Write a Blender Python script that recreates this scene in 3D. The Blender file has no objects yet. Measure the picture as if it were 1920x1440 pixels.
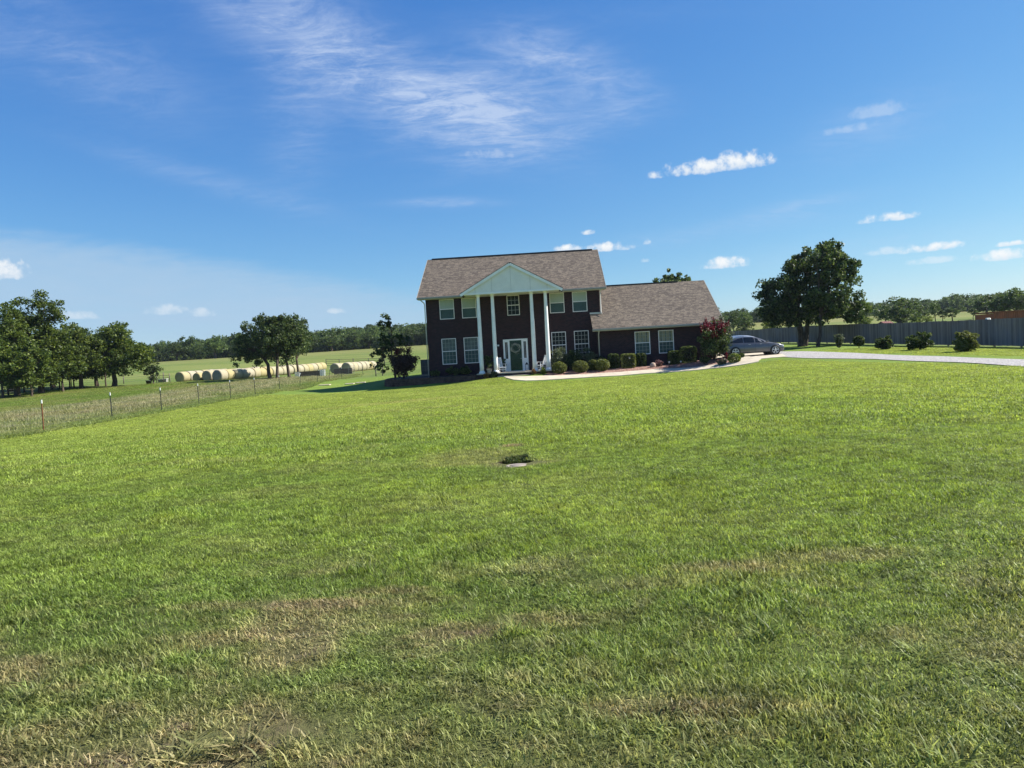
import bpy, math, random
import numpy as np
from mathutils import Vector, Matrix
rng = np.random.default_rng(7); random.seed(7)
scene = bpy.context.scene
COL = scene.collection
# ------------------------------------------------------------------ camera
FPX = 1331.0                      # focal length in pixels of the 1920 px wide frame
EYE = 1.6
ROLL = math.radians(3.13); PITCH = math.atan(58 / FPX)
Fw = np.array([0, math.cos(PITCH), -math.sin(PITCH)])
U0 = np.array([0, math.sin(PITCH), math.cos(PITCH)]); R0 = np.array([1., 0, 0])
Up = U0 * math.cos(ROLL) + R0 * math.sin(ROLL); Rt = R0 * math.cos(ROLL) - U0 * math.sin(ROLL)
cam_d = bpy.data.cameras.new("camera"); cam = bpy.data.objects.new("camera", cam_d); COL.objects.link(cam)
cam_d.sensor_width = 36; cam_d.lens = 36 * FPX / 1920; cam_d.clip_start = .05; cam_d.clip_end = 6000
M = Matrix.Identity(4)
for i in range(3):
    M[i][0], M[i][1], M[i][2] = Rt[i], Up[i], -Fw[i]
M[2][3] = EYE
cam.matrix_world = M; scene.camera = cam
# ------------------------------------------------------------------ light
SUN = np.array([1.11, .146, 1.0]); SUN /= np.linalg.norm(SUN)
SUN_EL = math.asin(SUN[2]); SUN_AZ = math.atan2(SUN[0], SUN[1])
sl = bpy.data.lights.new("sun", 'SUN'); so = bpy.data.objects.new("sun", sl); COL.objects.link(so)
sl.energy = 4.9; sl.angle = math.radians(.55); sl.color = (1, .95, .87)
so.rotation_euler = Vector(SUN).to_track_quat('Z', 'Y').to_euler(); so.location = (60, 50, 80)
vs = scene.view_settings; vs.view_transform = 'Standard'; vs.look = 'None'; vs.exposure = 1.0; vs.gamma = 1
cy = scene.cycles
cy.max_bounces = 7; cy.transparent_max_bounces = 12; cy.diffuse_bounces = 3; cy.glossy_bounces = 3; cy.transmission_bounces = 4; cy.caustics_reflective = False; cy.caustics_refractive = False
cy.sample_clamp_indirect = 4

# ------------------------------------------------------------------ node helpers
class NT:
    def __init__(s, tree): s.t = tree; s.n = tree.nodes; s.l = tree.links
    def new(s, typ, ins=None, **kw):
        n = s.n.new(typ)
        for k, v in kw.items(): setattr(n, k, v)
        for k, v in (ins or {}).items():
            if hasattr(v, 'is_linked') or isinstance(v, bpy.types.NodeSocket): s.l.new(v, n.inputs[k])
            else: n.inputs[k].default_value = v
        return n
    def math(s, op, a, b=None, clamp=False):
        n = s.n.new('ShaderNodeMath'); n.operation = op; n.use_clamp = clamp
        for i, v in enumerate((a, b)):
            if v is None: continue
            if isinstance(v, bpy.types.NodeSocket): s.l.new(v, n.inputs[i])
            else: n.inputs[i].default_value = v
        return n.outputs[0]
    def mix(s, f, a, b, blend='MIX'):
        n = s.n.new('ShaderNodeMix'); n.data_type = 'RGBA'; n.blend_type = blend; n.clamp_factor = True
        for i, v in ((0, f), (6, a), (7, b)):
            if isinstance(v, bpy.types.NodeSocket): s.l.new(v, n.inputs[i])
            elif i == 0: n.inputs[0].default_value = v
            else: n.inputs[i].default_value = (*v, 1)
        return n.outputs[2]
    def noise(s, vec, scale, detail=4, rough=.55, dist=0.):
        n = s.new('ShaderNodeTexNoise', {'Scale': scale, 'Detail': detail, 'Roughness': rough, 'Distortion': dist})
        if vec is not None: s.l.new(vec, n.inputs['Vector'])
        return n.outputs[0]
    def ramp(s, v, a, b, c0=0., c1=1.):
        n = s.n.new('ShaderNodeMapRange'); n.clamp = True; n.interpolation_type = 'SMOOTHSTEP'
        s.l.new(v, n.inputs[0])
        for i, x in ((1, a), (2, b), (3, c0), (4, c1)):
            n.inputs[i].default_value = x
        return n.outputs[0]
    def scalev(s, vec, sc):
        n = s.n.new('ShaderNodeVectorMath'); n.operation = 'MULTIPLY'; s.l.new(vec, n.inputs[0]); n.inputs[1].default_value = sc
        return n.outputs[0]

def ray(px, py):
    return Rt * (px - 960) / FPX - Up * (py - 720) / FPX + Fw

# ------------------------------------------------------------------ world: sky with cirrus and small cumulus
w = bpy.data.worlds.new("World"); scene.world = w; w.use_nodes = True
W = NT(w.node_tree); W.n.clear()
SKY_STR = .1
sky = W.new('ShaderNodeTexSky', sky_type='NISHITA'); sky.sun_disc = False
sky.sun_elevation = SUN_EL; sky.sun_rotation = SUN_AZ; sky.altitude = 200; sky.air_density = 1.0; sky.dust_density = .3; sky.ozone_density = 2.2
tc = W.new('ShaderNodeTexCoord').outputs['Generated']
def dotv(v):
    n = W.n.new('ShaderNodeVectorMath'); n.operation = 'DOT_PRODUCT'; W.l.new(tc, n.inputs[0]); n.inputs[1].default_value = tuple(v); return n.outputs['Value']
sep = W.new('ShaderNodeSeparateXYZ', {0: tc})
elev = W.math('MAXIMUM', sep.outputs[2], .0)
# cloud layer coordinates: direction projected to a plane overhead (cirrus stretch naturally towards the horizon)
den = W.math('ADD', elev, .12)
pl = W.new('ShaderNodeCombineXYZ', {0: W.math('DIVIDE', sep.outputs[0], den), 1: W.math('DIVIDE', sep.outputs[1], den)}).outputs[0]
rotn = W.new('ShaderNodeMapping', {'Vector': pl, 'Rotation': (0, 0, .75), 'Scale': (1.0, 2.0, 1)}).outputs[0]
fib = W.noise(rotn, 3.6, 11, .70, 1.0)
fib2 = W.noise(pl, 1.3, 5, .6, .4)
fibx = W.noise(W.new('ShaderNodeMapping', {'Vector': pl, 'Rotation': (0, 0, -.35), 'Scale': (1.0, 2.0, 1)}).outputs[0], 9., 10, .72, .6)
def dirv(px, py):
    d = ray(px, py); return d / np.linalg.norm(d)
def ell(px, py, a, b, ang=0., soft=1.0):
    """soft elliptical weight round a direction of the sky; a, b half sizes in photo pixels"""
    d = dirv(px, py); s = 1 / math.sqrt(1 + ((px - 960) ** 2 + (py - 720) ** 2) / FPX ** 2)
    r = Rt * math.cos(ang) + Up * math.sin(ang); u = -Rt * math.sin(ang) + Up * math.cos(ang)
    r = r - d * (r @ d); u = u - d * (u @ d); r /= np.linalg.norm(r); u /= np.linalg.norm(u)
    A = a / FPX * s; B = b / FPX * s
    x = W.math('POWER', W.math('ABSOLUTE', W.math('MULTIPLY', dotv(r), 1 / A)), 2.); y = W.math('POWER', W.math('ABSOLUTE', W.math('MULTIPLY', dotv(u), 1 / B)), 2.)
    return W.math('ADD', x, y), W.math('MULTIPLY', dotv(u), 1 / B), d
def addw(ws):
    o = ws[0]
    for x in ws[1:]: o = W.math('ADD', o, x)
    return o
cir = []
for px, py, a, b, ang, k in ((560, 70, 190, 75, -.45, .8), (760, 150, 260, 60, -.35, 1.1), (900, 200, 190, 70, .05, 1.0), (1010, 95, 110, 40, -.15, 1.0), (1150, 160, 90, 45, -.3, .55),
                             (120, 90, 230, 90, -.2, .5), (560, 210, 60, 140, -.15, .45), (1050, 260, 190, 30, .25, .35), (400, 340, 200, 22, -.2, .35), (830, 380, 90, 9, .03, .7), (1500, 387, 110, 13, .12, .6),
                             (1300, 440, 260, 16, .1, .35), (1640, 235, 120, 50, .2, .3), (900, 290, 90, 18, .1, .35), (1100, 30, 300, 25, 0, .12), (1650, 460, 300, 26, .06, .25)):
    e, _, _ = ell(px, py, a, b, ang)
    g = W.math('EXPONENT', W.math('MULTIPLY', e, -1.1)); cir.append(W.math('MULTIPLY', g, k))
cirw = addw(cir)
tex = W.math('MULTIPLY', W.ramp(fib, .33, .78), W.ramp(fib2, .25, .62, .35, 1.))
tex = W.math('ADD', tex, W.math('MULTIPLY', W.ramp(fibx, .40, .80), .6))
tex = W.math('ADD', tex, W.ramp(fib2, .2, .8, .05, .3)); cirrus = W.math('MULTIPLY', W.math('MULTIPLY', cirw, tex), .56, clamp=True)
# thin pale sheet low on the left, faint milkiness everywhere near the horizon
e1, _, _ = ell(230, 552, 760, 92, -.07)
sheet = W.math('MULTIPLY', W.ramp(W.math('ADD', e1, W.math('MULTIPLY', W.math('SUBTRACT', fib, .5), 1.1)), .15, 1.35, 1., 0.), W.ramp(fib2, .2, .8, .6, .9))
veil = W.math('MINIMUM', cirrus, .8)
# cumulus
nz = W.new('ShaderNodeTexNoise', {'Vector': tc, 'Scale': 95., 'Detail': 6., 'Roughness': .6}); nzo = nz.outputs[0]
nzb = W.noise(tc, 38., 4, .6)
cum = []; shade = []
for px, py, a, b in ((1340, 312, 84, 15), (1376, 304, 46, 17), (1305, 318, 40, 10), (1229, 329, 14, 8), (1664, 408, 40, 9), (1357, 495, 42, 11), (1140, 464, 44, 9), (1066, 466, 26, 6), (1214, 454, 8, 6), (1103, 436, 11, 5), (1207, 489, 9, 4),
                     (1752, 464, 48, 9), (1748, 489, 44, 7), (1660, 472, 34, 7), (1900, 478, 52, 11), (1905, 456, 30, 5), (6, 508, 42, 20), (-20, 500, 40, 22), (313, 583, 32, 10), (382, 588, 24, 8), (140, 592, 34, 8), (634, 583, 16, 6), (1648, 208, 44, 12), (1590, 243, 40, 8), (925, 290, 40, 9), (1010, 545, 1, 1)):
    e, v, d = ell(px, py, a * 1.25, b * 1.45, .03)
    faint = py in (208, 243, 290, 489, 588, 592, 583, 472)
    q = W.math('ADD', W.math('SUBTRACT', 1., e), W.math('MULTIPLY', W.math('SUBTRACT', nzo, .5), 2.1))
    q = W.math('ADD', q, W.math('MULTIPLY', W.math('SUBTRACT', nzb, .5), 2.6))
    front = W.math('GREATER_THAN', dotv(d), .5)
    # flat bottoms
    q = W.math('SUBTRACT', q, W.math('MULTIPLY', W.ramp(v, -.75, -.35, 1., 0.), .8))
    m = W.ramp(q, .1, 1.3, 0., (.22 if py < 300 else .4) if faint else 1.)
    m = W.math('MULTIPLY', m, W.ramp(e, 1.0, 1.7, 1., 0.))
    cum.append(W.math('MULTIPLY', m, front)); shade.append(W.math('MULTIPLY', cum[-1], W.ramp(W.math('ADD', v, W.math('MULTIPLY', nzb, .8)), -.5, .75, 1., 0.)))
cm = cum[0]
for x in cum[1:]: cm = W.math('MAXIMUM', cm, x)
shd = shade[0]
for x in shade[1:]: shd = W.math('MAXIMUM', shd, x)
ccol = W.mix(shd, (.93 / (SKY_STR * 2 ** vs.exposure), .96 / (SKY_STR * 2 ** vs.exposure), .98 / (SKY_STR * 2 ** vs.exposure)), (.60 / (SKY_STR * 2 ** vs.exposure), .72 / (SKY_STR * 2 ** vs.exposure), .86 / (SKY_STR * 2 ** vs.exposure)))
ssp = W.new('ShaderNodeSeparateColor', {0: sky.outputs[0]}); KS = 1 / (SKY_STR * 2 ** vs.exposure)
graded = W.new('ShaderNodeCombineColor', {k: W.math('MULTIPLY', W.math('POWER', W.math('MAXIMUM', ssp.outputs[k], .001), g), c * KS) for k, (c, g) in enumerate(((.0535, 1.252), (.120, .93), (.328, .505)))}).outputs[0]
col = W.mix(veil, graded, (.56 * KS, .68 * KS, .90 * KS))
col = W.mix(sheet, col, (.43 * KS, .60 * KS, .79 * KS))
col = W.mix(cm, col, ccol)
bg = W.new('ShaderNodeBackground', {'Color': col, 'Strength': SKY_STR})
wo = W.new('ShaderNodeOutputWorld'); W.l.new(bg.outputs[0], wo.inputs[0])
w.cycles.sampling_method = 'MANUAL'; w.cycles.sample_map_resolution = 512

# ------------------------------------------------------------------ terrain height
CP = [  # X, Y, z  (metres; camera stands at 0,0,0)
 (0, -20, .05), (-20, -10, 0), (20, -10, 0), (0, 2, 0), (-4, 5, -.01), (4, 5, .01), (0, 10, 0), (-8, 11, -.08), (8, 11, .03), (-14, 15, -.26), (-19.9, 30.2, -.66), (-19.9, 40.4, -.64), (-19.9, 50.3, -.6),
 (-19.9, 60.9, -.53), (-19.9, 72.4, -.36), (-19.9, 83, -.35), (-19.9, 95, -.24), (0, 20, -.06), (0, 30, -.2), (0, 42, -.45), (8, 42, -.3), (10, 30, -.05), (12, 20, .03), (18, 25, .08), (14, 45, -.12), (20, 35, .12),
 (-8, 30, -.42), (-8, 42, -.58), (-14, 51, -.72), (-9, 51, -.6), (-4.6, 52, -.5), (-14.9, 56, -.76), (-18.7, 62, -.73), (-14, 61, -.72), (-14.4, 69, -.63), (-10.9, 70, -.14), (-10, 56.4, -.66), (-7.5, 56, -.6), (-4.6, 55.8, -.53), (-2.3, 53.6, -.34), (2.3, 52.3, -.54), (5, 52.2, -.53), (8, 52, -.5),
 (11.2, 51.8, -.46), (14.3, 51.4, -.33), (12.4, 49, -.38), (16, 49.8, -.12), (17.2, 49.6, .05), (18, 50.8, .2), (2, 54.4, -.2), (5, 54.4, -.18), (8, 54, -.12), (11, 53.6, -.1), (14, 53.4, -.02), (16, 53, .3), (18, 54, .38), (21, 54, .42),
 (0, 58, -.12), (6, 58, -.1), (12, 57, 0), (16, 57, .3), (-6, 58, -.1), (0, 70, 0), (10, 70, .2), (20, 62, .5), (19.6, 48.5, .2), (19.6, 40, .12), (19, 30, .1), (23.6, 61, .47), (24, 50, .33), (23, 38, .15), (22, 28, .12),
 (27, 41.8, .2), (27, 46.4, .33), (27, 51, .36), (27, 55, .45), (27, 58.3, .53), (28, 68.4, .74), (31.4, 43.6, .22), (31.4, 56.5, .48), (31.4, 80, 1.), (31.4, 100, 1.15), (33, 36, .15), (45, 50, .4), (45, 70, .9),
 (-51, 70, -.55), (-56, 87, -.25), (-48, 95, 0), (-45.4, 98, .1), (-39.4, 95, .05), (-37, 100, .04), (-32.7, 121, .26), (-26, 105, .06), (-22, 112, .15), (-35, 80, -.3), (-30, 60, -.6), (-30, 40, -.72), (-36, 25, -.75), (-60, 60, -.6), (-17, 100, .3),
 (-60, 130, 1.3), (-30, 150, 1.6), (0, 130, 1.5), (30, 140, 2.6), (60, 110, 2.2), (80, 80, 1.6), (-70, 180, 3.6), (-30, 200, 4.2), (0, 200, 4.4), (50, 200, 4.8), (100, 180, 4.2), (-130, 250, 5.2), (-70, 250, 5.6), (-20, 250, 6.2), (60, 260, 7.3), (140, 250, 7.2), (200, 220, 6),
 (-250, 350, 5), (-100, 380, 7), (0, 400, 9), (120, 420, 11), (300, 380, 10.5), (-300, 700, 5), (0, 800, 9), (400, 700, 12), (0, 1300, 8), (700, 900, 10), (-700, 800, 4), (-200, 100, -1), (200, 90, 2), (-120, 20, -1), (120, 10, 0)]
CPa = np.array(CP, float)
def warp(x, y):
    yy = y + 34.; r = np.sqrt(x * x + yy * yy)
    return np.stack([np.arctan2(x, yy) * 2.2, np.log(r) * 2.2], -1)
def phi(d2): return np.where(d2 > 1e-12, .5 * d2 * np.log(np.maximum(d2, 1e-12)), 0.)
_P = warp(CPa[:, 0], CPa[:, 1]); _n = len(_P)
_A = np.zeros((_n + 3, _n + 3)); _d2 = ((_P[:, None] - _P[None]) ** 2).sum(-1)
_A[:_n, :_n] = phi(_d2) + np.eye(_n) * 2e-4; _A[:_n, _n] = 1; _A[:_n, _n + 1:] = _P; _A[_n, :_n] = 1; _A[_n + 1:, :_n] = _P.T
_w = np.linalg.solve(_A, np.concatenate([CPa[:, 2], np.zeros(3)]))
HOLE = (-.0, 10.82, .25)
def gza(x, y, hole=False):
    x = np.asarray(x, float); y = np.asarray(y, float); sh = x.shape; x = x.ravel(); y = y.ravel()
    out = np.empty(len(x))
    for i in range(0, len(x), 20000):
        p = warp(x[i:i + 20000], np.maximum(y[i:i + 20000], -30)); d2 = ((p[:, None] - _P[None]) ** 2).sum(-1)
        out[i:i + 20000] = phi(d2) @ _w[:_n] + _w[_n] + p @ _w[_n + 1:]
    # gentle lumps of an old lawn
    near = np.exp(-((y - 5.0) / 3.0) ** 2)
    out += near * .018 * np.sin(x * 1.9 + 1.1 * np.sin(y * 1.3)) + .012 * np.sin(x * .7 + y * .45) * np.exp(-(np.maximum(y - 40, 0) / 10) ** 2)
    # low bank between verge and lawn
    out += .07 * (1 / (1 + np.exp(-(y - 4.6 - .25 * np.sin(x * .5)) * 3)) - 1) * np.exp(-(np.maximum(y - 30, 0) / 10) ** 2)
    if hole:
        r = np.sqrt(((x - HOLE[0]) / 1.) ** 2 + ((y - HOLE[1]) / 1.65) ** 2)
        out -= .26 / (1 + np.exp((r - HOLE[2]) / .022))
    return out.reshape(sh)
def gz(x, y): return float(gza(np.array([x]), np.array([y]))[0])
def proj(p):
    d = np.array(p, float) - np.array([0, 0, EYE]); k = d @ Fw
    return 960 + FPX * (d @ Rt) / k, 720 - FPX * (d @ Up) / k
def at(px, Y):
    """ground point that shows in photo column px at distance Y"""
    z = 0.
    x = 0.
    for _ in range(4):
        # column is tilted: find x with proj(x,Y,z) = px
        lo, hi = -900., 900.
        for _ in range(40):
            m = (lo + hi) / 2
            if proj((m, Y, z))[0] < px: lo = m
            else: hi = m
        x = (lo + hi) / 2; z = gz(x, Y)
    return x, Y, z
def hit(px, py, y0=1.5, y1=600):
    """where the line of sight through photo pixel (px, py) meets the ground"""
    d = ray(px, py); d = d / d[1]
    ys = np.exp(np.linspace(math.log(y0), math.log(y1), 700)); X = d[0] * ys; Z = EYE + d[2] * ys
    g = gza(X, ys); s = Z - g; k = np.argmax(s < 0)
    if s[k] >= 0: k = len(ys) - 1
    a, b = ys[max(k - 1, 0)], ys[k]
    for _ in range(20):
        m = (a + b) / 2
        if EYE + d[2] * m > gz(d[0] * m, m): a = m
        else: b = m
    return d[0] * a, a, gz(d[0] * a, a)
# ------------------------------------------------------------------ object helpers
def empty(name, loc, rz=0., label=None, cat=None, group=None):
    o = bpy.data.objects.new(name, None); COL.objects.link(o); o.location = [float(v) for v in loc]; o.rotation_euler = (0, 0, rz); o.empty_display_size = .3
    return tag(o, label, cat, group)
def tag(o, label=None, cat=None, group=None, kind=None):
    if label: o['label'] = label
    if cat: o['category'] = cat
    if group: o['group'] = group
    if kind: o['kind'] = kind
    return o
def link_mesh(name, me, parent=None, loc=None, rz=0.):
    o = bpy.data.objects.new(name, me); COL.objects.link(o)
    if parent is not None: o.parent = parent
    if loc is not None: o.location = [float(v) for v in loc]
    o.rotation_euler = (0, 0, rz)
    return o
def copy_tree(o, parent=None):
    c = o.copy(); COL.objects.link(c)
    if parent is not None: c.parent = parent
    for ch in [x for x in bpy.data.objects if x.parent == o]: copy_tree(ch, c)
    return c
class MB:
    def __init__(s): s.v = []; s.f = []; s.sm = []
    def add(s, vs, fs, smooth=False):
        b = len(s.v); s.v += [tuple(float(c) for c in p) for p in vs]; s.f += [tuple(b + i for i in f) for f in fs]; s.sm += [smooth] * len(fs); return s
    def box(s, x0, x1, y0, y1, z0, z1):
        return s.add([(x0, y0, z0), (x1, y0, z0), (x1, y1, z0), (x0, y1, z0), (x0, y0, z1), (x1, y0, z1), (x1, y1, z1), (x0, y1, z1)],
                     [(0, 3, 2, 1), (4, 5, 6, 7), (0, 1, 5, 4), (1, 2, 6, 5), (2, 3, 7, 6), (3, 0, 4, 7)])
    def quad(s, a, b, c, d): return s.add([a, b, c, d], [(0, 1, 2, 3)])
    def bar(s, p0, p1, w, h, up=(0, 0, 1)):
        p0 = Vector(p0); p1 = Vector(p1); d = (p1 - p0).normalized(); u = Vector(up); r = d.cross(u)
        if r.length < 1e-4: r = d.cross(Vector((0, 1, 0)))
        r.normalize(); u = r.cross(d); r *= w / 2; u *= h / 2
        v = [p + a * r + b * u for p in (p0, p1) for a, b in ((-1, -1), (1, -1), (1, 1), (-1, 1))]
        return s.add(v, [(0, 1, 2, 3), (7, 6, 5, 4), (0, 4, 5, 1), (1, 5, 6, 2), (2, 6, 7, 3), (3, 7, 4, 0)])
    def tube(s, pts, rad, n=8, cap=True):
        pts = [Vector(p) for p in pts]
        if not hasattr(rad, '__len__'): rad = [rad] * len(pts)
        vs = []; pr = None
        for i, p in enumerate(pts):
            d = (pts[min(i + 1, len(pts) - 1)] - pts[max(i - 1, 0)]).normalized()
            r = Vector((1, 0, 0)) if pr is None else pr
            r = r - d * r.dot(d)
            if r.length < 1e-3: r = Vector((0, 1, 0)) - d * d.y
            r.normalize(); pr = r; u = d.cross(r)
            for k in range(n):
                a = 2 * math.pi * k / n; vs.append(p + (r * math.cos(a) + u * math.sin(a)) * rad[i])
        fs = [(i * n + k, i * n + (k + 1) % n, (i + 1) * n + (k + 1) % n, (i + 1) * n + k) for i in range(len(pts) - 1) for k in range(n)]
        if cap: fs += [tuple(range(n))[::-1], tuple(range((len(pts) - 1) * n, len(pts) * n))]
        return s.add(vs, fs, True)
    def lathe(s, prof, n=16, c=(0, 0, 0), ax='z'):
        vs = []
        for r, z in prof:
            for k in range(n):
                a = 2 * math.pi * k / n; x, y = r * math.cos(a), r * math.sin(a)
                p = (x, y, z) if ax == 'z' else ((x, z, y) if ax == 'y' else (z, x, y))
                vs.append((p[0] + c[0], p[1] + c[1], p[2] + c[2]))
        m = len(prof)
        fs = [(i * n + k, i * n + (k + 1) % n, (i + 1) * n + (k + 1) % n, (i + 1) * n + k) for i in range(m - 1) for k in range(n)] + [tuple(range(n))[::-1], tuple(range((m - 1) * n, m * n))]
        return s.add(vs, fs, True)
    def build(s, name, mat=None, parent=None, loc=None, rz=0., bevel=0., label=None):
        me = bpy.data.meshes.new(name); me.from_pydata(s.v, [], s.f); me.polygons.foreach_set('use_smooth', s.sm); me.update()
        if mat: me.materials.append(mat)
        o = link_mesh(name, me, parent, loc, rz)
        if bevel: m = o.modifiers.new('bevel', 'BEVEL'); m.width = bevel; m.segments = 2; m.limit_method = 'ANGLE'
        if label: o['label'] = label
        return o
def np_mesh(name, V, F, mat, smooth=False):
    """V (n,3), F (m,k) numpy -> mesh"""
    me = bpy.data.meshes.new(name); k = F.shape[1]
    me.vertices.add(len(V)); me.vertices.foreach_set('co', np.asarray(V, np.float32).ravel())
    me.loops.add(F.size); me.loops.foreach_set('vertex_index', F.astype(np.int32).ravel())
    me.polygons.add(len(F)); me.polygons.foreach_set('loop_start', np.arange(0, F.size, k, dtype=np.int32)); me.polygons.foreach_set('loop_total', np.full(len(F), k, np.int32))
    me.polygons.foreach_set('use_smooth', np.full(len(F), smooth)); me.update(calc_edges=True); me.validate()
    if mat: me.materials.append(mat)
    return me
# ------------------------------------------------------------------ materials
def mat(name):
    m = bpy.data.materials.new(name); m.use_nodes = True; N = NT(m.node_tree); N.n.clear()
    N.out = N.new('ShaderNodeOutputMaterial'); return m, N
def simple(name, c, rough=.6, var=.15, scale=8., metal=0., bump=0., bscale=40., spec=.4, coat=0.):
    m, N = mat(name); g = N.new('ShaderNodeTexCoord').outputs['Object']
    n = N.noise(g, scale, 5); f = N.ramp(n, .3, .7)
    c0 = tuple(x * (1 - var) for x in c); c1 = tuple(min(1, x * (1 + var)) for x in c)
    b = N.new('ShaderNodeBsdfPrincipled', {'Base Color': N.mix(f, c0, c1), 'Roughness': rough, 'Metallic': metal, 'Specular IOR Level': spec, 'Coat Weight': coat})
    if bump: N.l.new(N.new('ShaderNodeBump', {'Height': N.noise(g, bscale, 4), 'Strength': bump, 'Distance': .02}).outputs[0], b.inputs['Normal'])
    N.l.new(b.outputs[0], N.out.inputs[0]); return m
def leafmat(name, cols, trans=.38, spec=.25, scale=1.2, objrand=.25, tcol=None):
    m, N = mat(name); geo = N.new('ShaderNodeNewGeometry'); g = N.new('ShaderNodeTexCoord').outputs['Object']
    f = N.ramp(N.noise(g, scale, 3), .35, .65)
    c = N.mix(f, cols[0], cols[1]); c = N.mix(N.ramp(geo.outputs['Random Per Island'], .55, 1.), c, cols[2])
    oi = N.new('ShaderNodeObjectInfo').outputs['Random']
    v = N.math('ADD', N.math('MULTIPLY', oi, objrand), 1 - objrand / 2)
    v = N.math('MULTIPLY', v, N.math('ADD', N.math('MULTIPLY', geo.outputs['Random Per Island'], .6), .7))
    c = N.new('ShaderNodeHueSaturation', {'Color': c, 'Value': v, 'Hue': .5, 'Saturation': 1., 'Fac': 1.}).outputs[0]
    d = N.new('ShaderNodeBsdfPrincipled', {'Base Color': c, 'Roughness': .5, 'Specular IOR Level': spec})
    t = N.new('ShaderNodeBsdfTranslucent', {'Color': N.new('ShaderNodeHueSaturation', {'Color': c, 'Value': 1.5, 'Hue': .485, 'Saturation': 1.1, 'Fac': 1.}).outputs[0]})
    mx = N.new('ShaderNodeMixShader', {0: trans, 1: d.outputs[0], 2: t.outputs[0]}); N.l.new(mx.outputs[0], N.out.inputs[0]); return m

def dry_fields(N, P):
    """shared lawn colour fields, by place: returns (dry 0..1, tone 0..1, fine)"""
    sp = N.new('ShaderNodeSeparateXYZ', {0: P}); x, y = sp.outputs[0], sp.outputs[1]
    st = N.scalev(P, (.55, 1., 1.))
    n1 = N.noise(st, .9, 5, .6, .3); n2 = N.noise(st, .22, 4, .55); n3 = N.noise(P, 3.2, 4, .6)
    nearw = N.math('MULTIPLY', N.ramp(y, 2.9, 5.6, 1., .0), N.ramp(y, -2., 1.))
    d = N.math('ADD', N.math('MULTIPLY', nearw, .16), N.math('MULTIPLY', N.ramp(n1, .47, .65, 0., .85), N.ramp(x, -.8, 2., 1., .5)))
    d = N.math('MULTIPLY', d, N.ramp(y, 4.5, 6.3, 1., .22))
    d = N.math('ADD', d, N.math('MULTIPLY', N.ramp(n3, .5, .75), N.ramp(y, 4.5, 7., .4, .05)))
    lft = N.math('MULTIPLY', N.ramp(x, -2.2, .9, .75, .1), N.ramp(y, 2.5, 3.8, 1., 0.)); d = N.math('ADD', d, lft)
    for cx, cy_, rx, ry, k in ((-1.5, 4.72, 1.1, .1, .6), (-.95, 4.9, .35, .09, .6), (-1.35, 4.0, .32, .3, .7), (1.45, 4.98, .55, .13, .6), (2.3, 5.2, .7, .18, .5), (.9, 4.75, .6, .14, .35), (-.06, 12.2, .22, .17, 1.2), (-.75, 11.2, .9, 1.0, .4), (-9, 31, 3.2, .8, .4), (-5, 33, 3.4, 1.6, .5), (-4, 25, 3, .8, .35), (-2, 45, 3, .8, .35), (.05, 10.25, .6, .3, .5)):
        q = N.math('ADD', N.math('POWER', N.math('ABSOLUTE', N.math('MULTIPLY', N.math('SUBTRACT', x, cx), 1 / rx)), 2.), N.math('POWER', N.math('ABSOLUTE', N.math('MULTIPLY', N.math('SUBTRACT', y, cy_), 1 / ry)), 2.))
        q = N.math('ADD', q, N.math('MULTIPLY', N.math('SUBTRACT', n3, .5), 1.6))
        d = N.math('ADD', d, N.math('MULTIPLY', N.ramp(q, 0., 1.5, 1., 0.), k))
    return N.math('MINIMUM', d, 1.), N.ramp(n2, .35, .65), n3, x, y
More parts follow.
